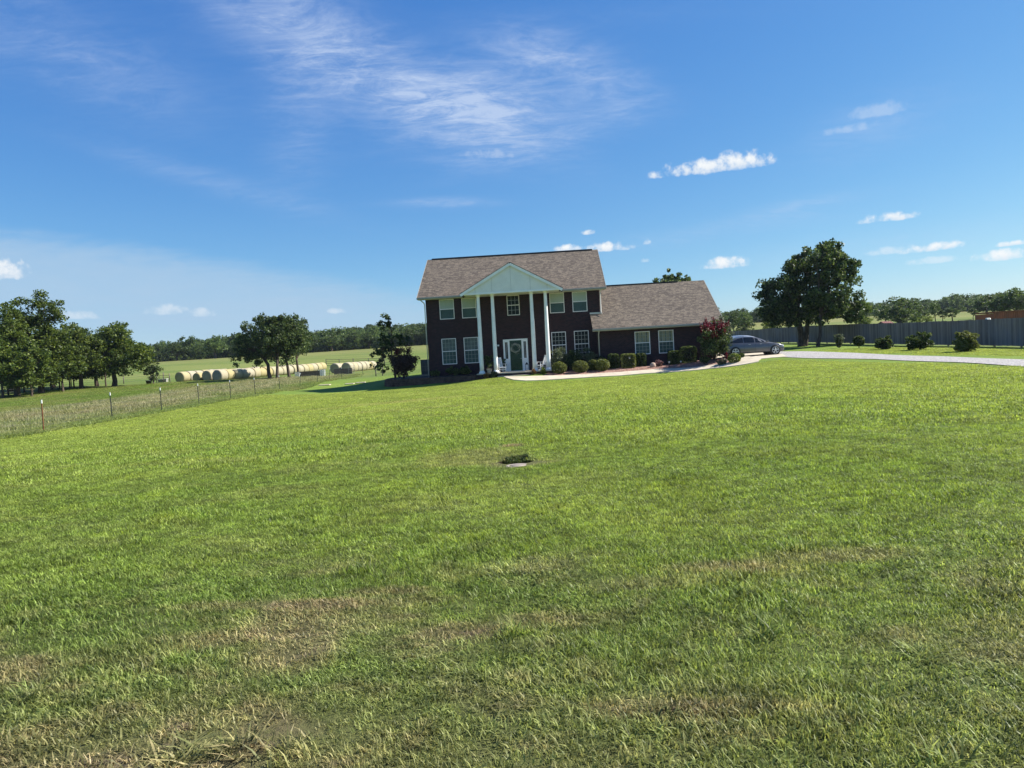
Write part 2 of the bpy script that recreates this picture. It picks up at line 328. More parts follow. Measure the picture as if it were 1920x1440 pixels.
def turf(name, kind):
    m, N = mat(name)
    geo = N.new('ShaderNodeNewGeometry'); P = geo.outputs['Position']
    dry, tone, n3, x, y = dry_fields(N, P)
    rnd = geo.outputs['Random Per Island']
    if kind == 'lawn':
        c = N.mix(tone, (.205, .285, .050), (.275, .345, .066)); band = N.noise(N.scalev(P, (.05, .8, 1.)), 1., 3); c = N.mix(N.math('MULTIPLY', N.ramp(band, .42, .62), N.ramp(y, 14., 30., 0., .5)), c, (.34, .385, .11))
        c = N.mix(N.ramp(N.noise(P, 1.1, 4), .5, .75, 0., .6), c, (.32, .39, .055))
        c = N.mix(N.math('MULTIPLY', N.ramp(rnd, .0, .35, 1., 0.), .6), c, (.085, .16, .04))
        c = N.mix(N.math('MULTIPLY', N.ramp(y, 3., 7.5, 1., 0.), .5), c, (.135, .205, .055))
        c = N.mix(N.math('MULTIPLY', dry, N.ramp(rnd, .1, .8, .55, 1.)), c, (.38, .305, .155))
    else:
        nn = N.noise(N.scalev(P, (1, .5, 1)), .16, 4, .6, .4); band = N.ramp(nn, .42, .6)
        xb = N.math('MULTIPLY', N.ramp(x, -38., -31., 0., 1.), N.ramp(x, -24., -20.5, 1., .2))
        c = N.mix(N.ramp(nn, .3, .7), (.15, .22, .04), (.21, .27, .055))
        c = N.mix(N.math('MULTIPLY', N.math('MULTIPLY', xb, N.ramp(rnd, .15, .6)), N.ramp(N.noise(P, .35, 3), .35, .55, .45, .95)), c, (.42, .37, .21))
        c = N.mix(N.math('MULTIPLY', band, .35), c, (.26, .22, .1))
    if kind == 'lawn': c = N.mix(N.ramp(y, 9., 30., 0., .45), c, (.38, .43, .085))
    c = N.new('ShaderNodeHueSaturation', {'Color': c, 'Value': N.math('MULTIPLY', N.math('ADD', N.math('MULTIPLY', rnd, .95), .52), N.math('MULTIPLY', N.ramp(N.noise(N.scalev(P, (.7, 1, 1)), 6., 5, .8), .36, .64, .6, 1.38), N.ramp(N.noise(P, .9, 3, .6), .3, .7, .86, 1.12))), 'Hue': .5, 'Saturation': 1., 'Fac': 1.}).outputs[0]
    d = N.new('ShaderNodeBsdfPrincipled', {'Base Color': c, 'Roughness': .48, 'Specular IOR Level': .28})
    t = N.new('ShaderNodeBsdfTranslucent', {'Color': N.new('ShaderNodeHueSaturation', {'Color': c, 'Value': 1.35, 'Hue': .49, 'Saturation': 1.08, 'Fac': 1.}).outputs[0]})
    mx = N.new('ShaderNodeMixShader', {0: .42, 1: d.outputs[0], 2: t.outputs[0]}); N.l.new(mx.outputs[0], N.out.inputs[0]); return m
def ground_mat():
    m, N = mat('ground'); geo = N.new('ShaderNodeNewGeometry'); P = geo.outputs['Position']
    dry, tone, n3, x, y = dry_fields(N, P)
    lawn = N.mix(tone, (.135, .205, .032), (.18, .25, .042))
    lawn = N.mix(N.ramp(N.noise(P, 6., 5, .7), .4, .7, 0., .5), lawn, (.05, .095, .02))
    strp = N.noise(N.scalev(P, (.12, 1.2, 1.)), 1.1, 3); lawn = N.mix(N.ramp(strp, .45, .6, 0., .35), lawn, (.20, .27, .04))
    lawn = N.mix(dry, lawn, (.20, .165, .08))
    soilm = N.math('MULTIPLY', N.ramp(n3, .45, .6), N.ramp(dry, .75, 1.)); lawn = N.mix(soilm, lawn, (.22, .165, .115))
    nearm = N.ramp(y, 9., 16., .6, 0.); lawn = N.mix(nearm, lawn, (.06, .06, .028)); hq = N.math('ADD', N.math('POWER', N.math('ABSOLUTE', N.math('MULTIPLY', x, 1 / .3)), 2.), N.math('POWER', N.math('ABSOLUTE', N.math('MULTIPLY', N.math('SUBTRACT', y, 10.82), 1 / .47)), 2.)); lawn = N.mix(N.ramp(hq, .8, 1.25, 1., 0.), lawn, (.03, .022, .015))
    pn = N.noise(N.scalev(P, (.5, 1.3, 1)), .05, 6, .65, .5); pf = N.noise(P, 1.2, 4, .7)
    past = N.mix(N.ramp(pn, .4, .6), (.105, .155, .032), (.165, .195, .05))
    past = N.mix(N.ramp(pf, .45, .7, 0., .5), past, (.21, .2, .085))
    past = N.mix(N.math('MULTIPLY', N.ramp(y, 150., 240.), N.ramp(pn, .3, .6, .3, .8)), past, (.20, .185, .065))
    isp = N.math('MAXIMUM', N.ramp(x, -19.95, -19.7, 1., 0.), N.math('MAXIMUM', N.ramp(y, 74., 82.), N.ramp(x, 31.2, 31.6)))
    c = N.mix(isp, lawn, past)
    b = N.new('ShaderNodeBsdfPrincipled', {'Base Color': c, 'Roughness': .9, 'Specular IOR Level': .1})
    bn = N.new('ShaderNodeBump', {'Height': N.noise(P, 9., 6, .75), 'Strength': .9, 'Distance': .06}); N.l.new(bn.outputs[0], b.inputs['Normal'])
    N.l.new(b.outputs[0], N.out.inputs[0]); return m
def brick_mat(name, c1, c2, mortar, bw=.2, bh=.0725, side=False):
    m, N = mat(name); g = N.new('ShaderNodeTexCoord').outputs['Object']
    sp = N.new('ShaderNodeSeparateXYZ', {0: g}); v = N.new('ShaderNodeCombineXYZ', {0: N.math('ADD', sp.outputs[0], sp.outputs[1]), 1: sp.outputs[2]}).outputs[0]
    br = N.new('ShaderNodeTexBrick', {'Vector': v, 'Color1': (*c1, 1), 'Color2': (*c2, 1), 'Mortar': (*mortar, 1), 'Scale': 1., 'Brick Width': bw, 'Row Height': bh, 'Mortar Size': .008, 'Mortar Smooth': .2})
    c = N.mix(N.ramp(N.noise(v, 1.3, 4), .4, .7, 0., .35), br.outputs[0], tuple(x * .6 for x in c1))
    b = N.new('ShaderNodeBsdfPrincipled', {'Base Color': c, 'Roughness': .8, 'Specular IOR Level': .25})
    N.l.new(N.new('ShaderNodeBump', {'Height': br.outputs[1], 'Strength': .5, 'Distance': -.008}).outputs[0], b.inputs['Normal'])
    N.l.new(b.outputs[0], N.out.inputs[0]); return m
def shingle_mat():
    m, N = mat('shingles'); g = N.new('ShaderNodeTexCoord').outputs['Object']
    sp = N.new('ShaderNodeSeparateXYZ', {0: g}); v = N.new('ShaderNodeCombineXYZ', {0: N.math('ADD', sp.outputs[0], N.math('MULTIPLY', sp.outputs[1], .06)), 1: N.math('MULTIPLY', sp.outputs[2], 1.98)}).outputs[0]
    br = N.new('ShaderNodeTexBrick', {'Vector': v, 'Color1': (.182, .147, .108, 1), 'Color2': (.07, .056, .043, 1), 'Mortar': (.03, .024, .022, 1), 'Scale': 1., 'Brick Width': .34, 'Row Height': .16, 'Mortar Size': .012, 'Mortar Smooth': .3, 'Bias': .05}); br.offset_frequency = 3; br.offset = .37
    br.squash = .7; br.squash_frequency = 2
    c = N.mix(N.ramp(N.noise(g, 3.5, 6, .8), .45, .7, 0., .55), br.outputs[0], (.205, .17, .13))
    c = N.mix(N.ramp(N.noise(g, .6, 4), .4, .7, 0., .12), c, (.10, .075, .06))
    b = N.new('ShaderNodeBsdfPrincipled', {'Base Color': c, 'Roughness': .85, 'Specular IOR Level': .3})
    N.l.new(N.new('ShaderNodeBump', {'Height': br.outputs[1], 'Strength': .6, 'Distance': -.012}).outputs[0], b.inputs['Normal'])
    N.l.new(b.outputs[0], N.out.inputs[0]); return m
def glass_mat(name, tint=(.02, .03, .035), trans=.45, rough=.03):
    m, N = mat(name); g = N.new('ShaderNodeTexCoord').outputs['Object']
    p = N.new('ShaderNodeBsdfPrincipled', {'Base Color': (*tint, 1), 'Roughness': rough, 'Specular IOR Level': .55})
    N.l.new(N.new('ShaderNodeBump', {'Height': N.noise(g, 1.1, 2), 'Strength': .08, 'Distance': .05}).outputs[0], p.inputs['Normal'])
    t = N.new('ShaderNodeBsdfTransparent', {'Color': (.95, .97, .96, 1)})
    mx = N.new('ShaderNodeMixShader', {0: trans, 1: p.outputs[0], 2: t.outputs[0]}); N.l.new(mx.outputs[0], N.out.inputs[0]); return m
def gravel_mat(name, a, b_, c_, scale=26.):
    m, N = mat(name); P = N.new('ShaderNodeNewGeometry').outputs['Position']
    vo = N.new('ShaderNodeTexVoronoi', {'Vector': P, 'Scale': scale}); s = N.new('ShaderNodeSeparateColor', {0: vo.outputs['Color']})
    c = N.mix(s.outputs[0], a, b_); c = N.mix(N.ramp(N.noise(P, 2.5, 6, .85), .42, .62, 0., .85), c, c_)
    b = N.new('ShaderNodeBsdfPrincipled', {'Base Color': c, 'Roughness': .85, 'Specular IOR Level': .25})
    N.l.new(N.new('ShaderNodeBump', {'Height': vo.outputs['Distance'], 'Strength': 1., 'Distance': .05}).outputs[0], b.inputs['Normal'])
    N.l.new(b.outputs[0], N.out.inputs[0]); return m
def wood_fence_mat():
    m, N = mat('weathered_boards'); g = N.new('ShaderNodeTexCoord').outputs['Object']
    sp = N.new('ShaderNodeSeparateXYZ', {0: g}); cell = N.math('FLOOR', N.math('MULTIPLY', sp.outputs[1], 1 / .142))
    wn = N.new('ShaderNodeTexWhiteNoise', {'W': cell}, noise_dimensions='1D').outputs['Value']
    st = N.noise(N.scalev(g, (1, 14, .7)), 1.2, 5, .6)
    c = N.mix(wn, (.135, .112, .10), (.29, .25, .225)); c = N.mix(N.ramp(st, .4, .7, 0., .5), c, (.1, .085, .08))
    c = N.mix(N.ramp(N.noise(g, .5, 3), .45, .7, 0., .5), c, (.2, .2, .23))
    b = N.new('ShaderNodeBsdfPrincipled', {'Base Color': c, 'Roughness': .85, 'Specular IOR Level': .2}); N.l.new(b.outputs[0], N.out.inputs[0]); return m
def bark_mat(name, c=(.085, .065, .05)):
    m, N = mat(name); g = N.new('ShaderNodeTexCoord').outputs['Object']
    n = N.noise(N.scalev(g, (3, 3, .6)), 3., 5, .7); col_ = N.mix(N.ramp(n, .35, .65), tuple(x * .6 for x in c), tuple(x * 1.5 for x in c))
    b = N.new('ShaderNodeBsdfPrincipled', {'Base Color': col_, 'Roughness': .9, 'Specular IOR Level': .15})
    N.l.new(N.new('ShaderNodeBump', {'Height': n, 'Strength': .8, 'Distance': .04}).outputs[0], b.inputs['Normal']); N.l.new(b.outputs[0], N.out.inputs[0]); return m
def bale_mat():
    m, N = mat('hay'); g = N.new('ShaderNodeTexCoord').outputs['Object']
    n = N.noise(N.scalev(g, (1, 6, 1)), 2.2, 6, .75); n2 = N.noise(g, 14., 5, .8)
    oi = N.new('ShaderNodeObjectInfo').outputs['Random']
    c = N.mix(oi, (.40, .335, .15), (.38, .35, .27)); c = N.mix(N.ramp(n, .4, .68, 0., .6), c, (.24, .19, .09)); c = N.mix(N.ramp(n2, .5, .7, 0., .5), c, (.45, .40, .28))
    b = N.new('ShaderNodeBsdfPrincipled', {'Base Color': c, 'Roughness': .9, 'Specular IOR Level': .15})
    N.l.new(N.new('ShaderNodeBump', {'Height': n2, 'Strength': .7, 'Distance': .03}).outputs[0], b.inputs['Normal']); N.l.new(b.outputs[0], N.out.inputs[0]); return m
def orange_mat():
    m, N = mat('rusty_corrugated_steel'); g = N.new('ShaderNodeTexCoord').outputs['Object']
    n = N.noise(N.scalev(g, (1, 1, .4)), 1.5, 5, .7); c = N.mix(N.ramp(n, .35, .7), (.30, .085, .03), (.17, .06, .03))
    b = N.new('ShaderNodeBsdfPrincipled', {'Base Color': c, 'Roughness': .65}); N.l.new(b.outputs[0], N.out.inputs[0]); return m

M_ = dict(
 ground=ground_mat(), lawn=turf('lawn_grass', 'lawn'), past=turf('pasture_grass', 'pasture'),
 brick=brick_mat('dark_brick', (.054, .020, .023), (.016, .008, .012), (.06, .048, .052)), shingle=shingle_mat(),
 white=simple('white_paint', (.90, .89, .86), .45, .05, 2.), siding=simple('siding', (.82, .80, .74), .6, .04, 2.), cream=simple('cream_trim', (.62, .60, .55), .5, .06, 3.), trim=simple('grey_gutter', (.32, .31, .27), .4, .08, 2.),
 mlight=simple('window_grid', (.46, .48, .45), .5, .05), mgrey=simple('faint_grid', (.30, .33, .31), .5, .05), frame=simple('almond_vinyl', (.88, .83, .81), .4, .04, 3.), blind=simple('blind', (.86, .88, .76), .6, .05, 1.), blindy=simple('cream_curtain', (.62, .55, .36), .7, .15, 2.), sheer=simple('sheer_curtain', (.22, .25, .24), .7, .2, 2.), dim=simple('painted_dim_teal', (.10, .16, .155), .6, .15, 1.), dark=simple('dark_room', (.02, .02, .022), .8, .1),
 glass=glass_mat('window_glass', trans=.86), sglass=glass_mat('storm_glass', trans=.8), cglass=glass_mat('car_glass', (.008, .01, .012), .12, .06),
 ridge=simple('ridge_shingle', (.035, .034, .036), .8, .2, 5.), door=simple('green_door', (.02, .10, .05), .35, .1, 3.), wreath=simple('twig_wreath', (.42, .42, .33), .9, .4, 30.),
 conc=simple('pale_concrete', (.50, .43, .32), .85, .12, 1.5, bump=.2, bscale=30.), conc2=simple('grey_concrete', (.26, .22, .18), .85, .2, 6., bump=.3), stone=simple('wall_stone', (.10, .06, .045), .9, .4, 3., bump=.8, bscale=12.),
 gravel=gravel_mat('gravel', (.24, .225, .21), (.56, .53, .50), (.34, .315, .285), 15.), mulch=gravel_mat('rock_mulch', (.26, .12, .085), (.42, .27, .21), (.16, .08, .06), 14.), soil=simple('soil', (.05, .036, .026), .95, .4, 20., bump=.8),
 fence=wood_fence_mat(), post=simple('fence_post', (.13, .11, .10), .9, .3, 6.), bark=bark_mat('bark'), bark2=bark_mat('grey_bark', (.13, .115, .10)),
 hay=bale_mat(), rust=simple('rusty_steel', (.24, .085, .04), .7, .3, 12., metal=.3), green_post=simple('green_steel', (.035, .045, .035), .6, .3, 12.), wire=simple('wire', (.25, .25, .24), .4, .1, metal=.8), pipe=simple('pipe_steel', (.05, .045, .045), .7, .2),
 paint=simple('grey_car_paint', (.105, .105, .108), .3, .03, 1., metal=.5, coat=.8, spec=.5), silver=simple('silver_car_paint', (.45, .46, .47), .3, .03, 1., metal=.7, coat=.8), tyre=simple('tyre', (.015, .015, .016), .8), rim=simple('alloy', (.55, .55, .56), .3, .05, metal=.8),
 lamp=simple('lamp_lens', (.75, .76, .75), .12, .03, coat=1.), red=simple('red_lens', (.35, .01, .01), .2), black=simple('black_plastic', (.016, .016, .017), .5), orange=orange_mat(), redroof=simple('red_metal_roof', (.34, .15, .12), .5, .2, 3.),
 acm=simple('grey_metal', (.10, .12, .13), .5, .1), terra=simple('stone_pot', (.5, .43, .33), .8, .15, 5.), rock=simple('pink_boulder', (.45, .33, .25), .9, .25, 4., bump=.5, bscale=10.), board=simple('brown_board', (.15, .115, .10), .85, .3, 4.),
 oak=leafmat('oak_leaves', ((.042, .072, .014), (.070, .105, .018), (.14, .175, .035))), big=leafmat('broad_leaves', ((.030, .056, .018), (.048, .082, .020), (.12, .155, .045)), trans=.32),
 lite=leafmat('light_leaves', ((.085, .125, .024), (.11, .155, .03), (.14, .17, .045)), trans=.42), wood_=leafmat('woodland_leaves', ((.045, .078, .022), (.068, .105, .028), (.10, .14, .038)), objrand=.55), hedge=leafmat('hedge_leaves', ((.035, .062, .015), (.055, .085, .02), (.11, .135, .04)), scale=4.),
 boxw=leafmat('boxwood_leaves', ((.085, .11, .028), (.115, .14, .035), (.15, .165, .05)), scale=4.), redf=leafmat('red_blossom', ((.10, .009, .012), (.07, .009, .011), (.18, .022, .024)), trans=.3, scale=3.), dkred=leafmat('dark_red_leaves', ((.045, .02, .02), (.03, .022, .018), (.055, .03, .024)), trans=.2),
 greyl=leafmat('grey_green_leaves', ((.075, .095, .05), (.095, .12, .06), (.14, .16, .09)), trans=.3), straw=leafmat('reddish_blades', ((.25, .16, .07), (.2, .19, .06), (.3, .12, .06)), trans=.35), pink=leafmat('pink_leaves', ((.22, .10, .10), (.14, .10, .07), (.3, .16, .15)), trans=.3),
)
# ------------------------------------------------------------------ vegetation
def leafcloud(C, R, n, size, rg, tilt=1., flat=.8):
    """n diamond leaves round each clump centre C (k,3) radius R (k,)"""
    k = len(C); N = k * n; c = np.repeat(C, n, 0); r = np.repeat(R, n)
    d = rg.normal(size=(N, 3)); d /= np.linalg.norm(d, axis=1)[:, None]; d *= (rg.random(N) ** .45)[:, None]; d[:, 2] *= flat
    p = c + d * r[:, None]
    a = rg.normal(size=(N, 3)); a[:, 2] *= tilt; a /= np.linalg.norm(a, axis=1)[:, None]
    b = rg.normal(size=(N, 3)); b -= a * (a * b).sum(1)[:, None]; b /= np.linalg.norm(b, axis=1)[:, None]
    s = size * (.55 + .9 * rg.random(N)); a *= s[:, None]; b *= (s * .62)[:, None]
    V = np.stack([p - a, p + b, p + a, p - b], 1).reshape(-1, 3); F = np.arange(N * 4).reshape(-1, 4)
    return V, F
def crown_clumps(lobes, n, rg, rc, shell=.55):
    """clump centres spread through ellipsoid lobes, denser to the outside"""
    vol = np.array([l[3] * l[4] * l[5] for l in lobes]) ** .75; vol /= vol.sum(); C = []; R = []
    for l, v in zip(lobes, vol):
        m = max(3, int(n * v)); d = rg.normal(size=(m, 3)); d /= np.linalg.norm(d, axis=1)[:, None]
        d *= (shell + (1.02 - shell) * rg.random(m) ** .7)[:, None]; d *= (1 + .16 * rg.normal(size=m))[:, None]
        C.append(np.array(l[:3]) + d * np.array(l[3:6])); R.append(rc * (.6 + .8 * rg.random(m)))
    return np.concatenate(C), np.concatenate(R)
def tree_meshes(name, lobes, trunks, n=90, rc=.75, leaves=70, size=.13, seed=1, leaf='oak', bark='bark', limbs=9, shell=.5, flat=.75):
    """trunks: list of (x, y, base radius, lean x, lean y, fork height)"""
    rg = np.random.default_rng(seed); C, R = crown_clumps(lobes, n, rg, rc, shell); V, F = leafcloud(C, R, leaves, size, rg, flat=flat)
    crown = np_mesh(name + '_crown', V, F, M_[leaf]); mb = MB()
    for (tx, ty, tr, lx, ly, fh) in trunks:
        top = Vector((tx + lx, ty + ly, fh)); pts = [(tx, ty, -.25), (tx, ty, .12)] ; rr = [tr * 1.55, tr * 1.1]
        for k in (.35, .7, 1.):
            pts.append((tx + lx * k + rg.normal() * tr * .3, ty + ly * k + rg.normal() * tr * .3, fh * k)); rr.append(tr * (1 - .25 * k))
        mb.tube(pts, rr, 9)
        last = Vector(pts[-1])
        sel = C[rg.permutation(len(C))[:limbs]] if len(trunks) == 1 else C[np.argsort(((C[:, :2] - np.array([tx + lx * 1.5, ty + ly * 1.5])) ** 2).sum(1) + rg.random(len(C)) * 6)[:limbs]]
        for q in sel:
            q = Vector(q); st = last.lerp(Vector(pts[3]), rg.random() * .5); mid = st.lerp(q, .5) + Vector((0, 0, .10 * (q - st).length)) + Vector(rg.normal(size=3) * .15)
            mb.tube([st, st.lerp(mid, .5), mid, mid.lerp(q, .55), q], [tr * .42, tr * .33, tr * .24, tr * .14, tr * .05], 6, False)
            near = C[np.argsort(((C - np.array(q)) ** 2).sum(1))[1:4]]
            for p in near: p = Vector(p); mb.tube([mid, mid.lerp(p, .5) + Vector((0, 0, .08)), p], [tr * .22, tr * .13, tr * .05], 5, False)
    me = bpy.data.meshes.new(name + '_trunk'); me.from_pydata(mb.v, [], mb.f); me.polygons.foreach_set('use_smooth', mb.sm); me.materials.append(M_[bark]); me.update()
    return me, crown
def place_tree(ms, x, y, label, group=None, name='tree', s=(1, 1, 1), rz=0., z=None, tilt=0., cat='tree'):
    e = empty(name, (x, y, gz(x, y) if z is None else z), rz, label, cat, group); e.scale = s; e.rotation_euler[1] = tilt
    link_mesh('trunk', ms[0], e); link_mesh('crown', ms[1], e); return e
def shrub(name, x, y, label, w, h, kind='round', leaf='hedge', seed=0, leaf2=None, group=None, size=.045, n=None, z=None, cat='shrub', stem=.0, d=None, flowers=None, dens=1.):
    rg = np.random.default_rng(seed + 100); z = gz(x, y) if z is None else z; d = d or w
    e = empty(name, (x, y, z), 0, label, cat, group)
    if kind == 'round':   # clipped ball: leaves on a lumpy ellipsoid skin
        N = int((n or 2600) * dens); u = rg.normal(size=(N, 3)); u /= np.linalg.norm(u, axis=1)[:, None]
        p = u * np.array([w / 2, d / 2, (h - stem) / 2]) * (1 - .22 * rg.random(N) ** 2 + .035 * np.sin(u[:, 0] * 9 + seed) * np.sin(u[:, 2] * 8))[:, None]; p[:, 2] += stem + (h - stem) / 2; C = p; R = np.full(N, .03); V, F = leafcloud(C, R, 1, size, rg)
    elif kind == 'box':
        N = int((n or 3000) * dens); u = rg.uniform(-1, 1, size=(N, 3)); k = np.abs(u).max(1)[:, None]; u = u / k * (1 - .12 * rg.random((N, 1)) ** 2)
        u = u / (np.abs(u) ** 7).sum(1)[:, None] ** (1 / 7) * 1.0 if seed % 2 else u / (np.abs(u) ** 5).sum(1)[:, None] ** (1 / 5)
        u *= (1 - .1 * rg.random((N, 1)) ** 2); p = u * np.array([w / 2, d / 2, h / 2]); p[:, 2] += h / 2; V, F = leafcloud(p, np.full(N, .03), 1, size, rg)
    elif kind == 'loose':
        m = int(34 * dens); C, R = crown_clumps([(0, 0, h * .55, w * .42, d * .42, h * .42)], m, rg, min(w, h) * .16, .35); V, F = leafcloud(C, R, int((n or 3400) / m), size, rg)
    elif kind == 'dense':
        C, R = crown_clumps([(0, 0, h * .52, w * .44, d * .44, h * .43), (-w * .12, 0, h * .36, w * .4, d * .4, h * .3)], 110, rg, min(w, h) * .13, .62); V, F = leafcloud(C, R, 60, size, rg)
    elif kind == 'spiky':
        m = 70; V = []; F = []
        for k in range(m):
            a = rg.random() * 6.28; t = rg.random() ** .6; base = np.array([.12 * w * math.cos(a), .12 * w * math.sin(a), .05]); tip = np.array([w / 2 * t * math.cos(a), w / 2 * t * math.sin(a), h * (1 - .35 * t * rg.random())])
            q = base[None] + (tip - base)[None] * np.linspace(.1, 1, 26)[:, None]; v, f = leafcloud(q, np.full(26, .05), 1, size, rg); F.append(f + sum(len(x) for x in V)); V.append(v)
        V = np.concatenate(V); F = np.concatenate(F)
    elif kind == 'grass':
        m = n or 380; a = rg.random(m) * 6.28; t = rg.random(m) ** .7; r0 = rg.random(m) * w * .12
        V = []; F = []
        for k in range(m):
            ca, sa = math.cos(a[k]), math.sin(a[k]); hh = h * (.6 + .4 * rg.random()) * (1 - .5 * t[k]); L = w / 2 * t[k]; ww = size * .35
            P0 = np.array([r0[k] * ca, r0[k] * sa, 0]); P1 = P0 + np.array([L * .45 * ca, L * .45 * sa, hh * .75]); P2 = P0 + np.array([L * ca, L * sa, hh * (1 - .35 * t[k])]); s_ = np.array([-sa, ca, 0]) * ww
            b = len(V); V += [P0 - s_, P0 + s_, P1 + s_ * .8, P1 - s_ * .8, P2 + s_ * .1, P2 - s_ * .1]; F += [(b, b + 1, b + 2, b + 3), (b + 3, b + 2, b + 4, b + 5)]
        V = np.array(V); F = np.array(F)
    link_mesh('foliage', np_mesh(name + '_foliage', V, F, M_[leaf]), e)
    if flowers:
        fm, share, top = flowers; k = int(900 * share); 
        C2 = C[C[:, 2] > top * h]; C2 = C2 if len(C2) else C
        Q = 150; c = C2[rg.integers(0, len(C2), Q)] + rg.normal(size=(Q, 3)) * min(w, h) * .07 + np.array([0, 0, .09 * h]) * rg.random((Q, 1)); v, f = leafcloud(c, np.full(len(c), min(w, h) * .04), max(3, k // Q), size * .8, rg, flat=2.6); link_mesh('blossom', np_mesh(name + '_blossom', v, f, M_[fm]), e)
    if kind in ('loose', 'spiky', 'dense') or stem > .02:
        mb = MB()
        if stem > .02: mb.tube([(0, 0, -.05), (0, 0, stem + .1)], .035, 6)
        else:
            for k in range(6):
                a = k * 1.05 + seed; mb.tube([(0, 0, -.05), (.1 * w * math.cos(a), .1 * w * math.sin(a), h * .3), (.3 * w * math.cos(a), .3 * w * math.sin(a), h * .62)], [.03, .022, .008], 5)
        mb.build('stem', M_['bark'], e)
    return e
# ------------------------------------------------------------------ scatter (for growth nobody could count)
def scatter(name, pts, rot, scl, idx, variants, label, cat):
    me = bpy.data.meshes.new(name); me.vertices.add(len(pts)); me.vertices.foreach_set('co', np.asarray(pts, np.float32).ravel())
    for nm, typ, arr in (('rv', 'FLOAT_VECTOR', rot), ('sc', 'FLOAT_VECTOR', scl)):
        a = me.attributes.new(nm, typ, 'POINT'); a.data.foreach_set('vector', np.asarray(arr, np.float32).ravel())
    a = me.attributes.new('ix', 'INT', 'POINT'); a.data.foreach_set('value', np.asarray(idx, np.int32)); me.update()
    o = link_mesh(name, me); c = bpy.data.collections.new(name + '_kinds')
    for k, v in enumerate(variants):
        q = bpy.data.objects.new('%s_kind_%02d' % (name, k), v); c.objects.link(q)
    ng = bpy.data.node_groups.new(name, 'GeometryNodeTree'); ng.interface.new_socket('Geometry', in_out='INPUT', socket_type='NodeSocketGeometry'); ng.interface.new_socket('Geometry', in_out='OUTPUT', socket_type='NodeSocketGeometry')
    N = ng.nodes; L = ng.links; gi = N.new('NodeGroupInput'); go = N.new('NodeGroupOutput'); ci = N.new('GeometryNodeCollectionInfo'); ci.inputs[0].default_value = c; ci.inputs[1].default_value = True; ci.inputs[2].default_value = True
    ip = N.new('GeometryNodeInstanceOnPoints'); L.new(gi.outputs[0], ip.inputs['Points']); L.new(ci.outputs[0], ip.inputs['Instance']); ip.inputs['Pick Instance'].default_value = True
    def na(nm, t):
        n = N.new('GeometryNodeInputNamedAttribute'); n.data_type = t; n.inputs[0].default_value = nm; return n.outputs[0]
    L.new(na('ix', 'INT'), ip.inputs['Instance Index']); L.new(na('rv', 'FLOAT_VECTOR'), ip.inputs['Rotation']); L.new(na('sc', 'FLOAT_VECTOR'), ip.inputs['Scale']); L.new(ip.outputs[0], go.inputs[0])
    md = o.modifiers.new('scatter', 'NODES'); md.node_group = ng
    return tag(o, label, cat, kind='stuff')
def blades(n, rad, h, wd, seed, m, lean=.6, square=False):
    rg = np.random.default_rng(seed)
    if square: p = rg.uniform(-rad, rad, (n, 2))
    else: a = rg.random(n) * 6.283; r = rad * np.sqrt(rg.random(n)); p = np.stack([r * np.cos(a), r * np.sin(a)], 1)
    a = rg.random(n) * 6.283; hh = h * (.45 + .75 * rg.random(n)); ln = lean * hh * (.3 + rg.random(n)); ww = wd * (.6 + .8 * rg.random(n)) / 2
    d = np.stack([np.cos(a), np.sin(a)], 1); s = np.stack([-np.sin(a), np.cos(a)], 1); tw = rg.normal(size=n) * .5
    s = np.stack([s[:, 0] * np.cos(tw) - s[:, 1] * np.sin(tw), s[:, 0] * np.sin(tw) + s[:, 1] * np.cos(tw)], 1)
    z0 = np.zeros((n, 1)) - .004
    P0 = np.concatenate([p, z0], 1); P1 = np.concatenate([p + d * (ln * .45)[:, None], (hh * .6)[:, None]], 1); P2 = np.concatenate([p + d * ln[:, None], (hh * (1.05 - .3 * rg.random(n)))[:, None]], 1)
    S = np.concatenate([s * ww[:, None], np.zeros((n, 1))], 1)
    V = np.stack([P0 - S, P0 + S, P1 + S * .9, P1 - S * .9, P2 + S * .12, P2 - S * .12], 1).reshape(-1, 3); b = (np.arange(n) * 6)[:, None]
    F = np.stack([b + np.array([0, 1, 2, 3]), b + np.array([3, 2, 4, 5])], 1).reshape(-1, 4)
    return np_mesh('blades_%d' % seed, V, F, m)
def slope_euler(x, y, rg):
    e = .25; gx = (gza(x + e, y) - gza(x - e, y)) / (2 * e); gy = (gza(x, y + e) - gza(x, y - e)) / (2 * e)
    out = []
    for a, b, t in zip(gx, gy, rg.random(len(x)) * 6.283):
        n = Vector((-a, -b, 1)).normalized(); q = Vector((0, 0, 1)).rotation_difference(n).to_matrix() @ Matrix.Rotation(t, 3, 'Z'); out.append(tuple(q.to_euler()))
    return np.array(out)
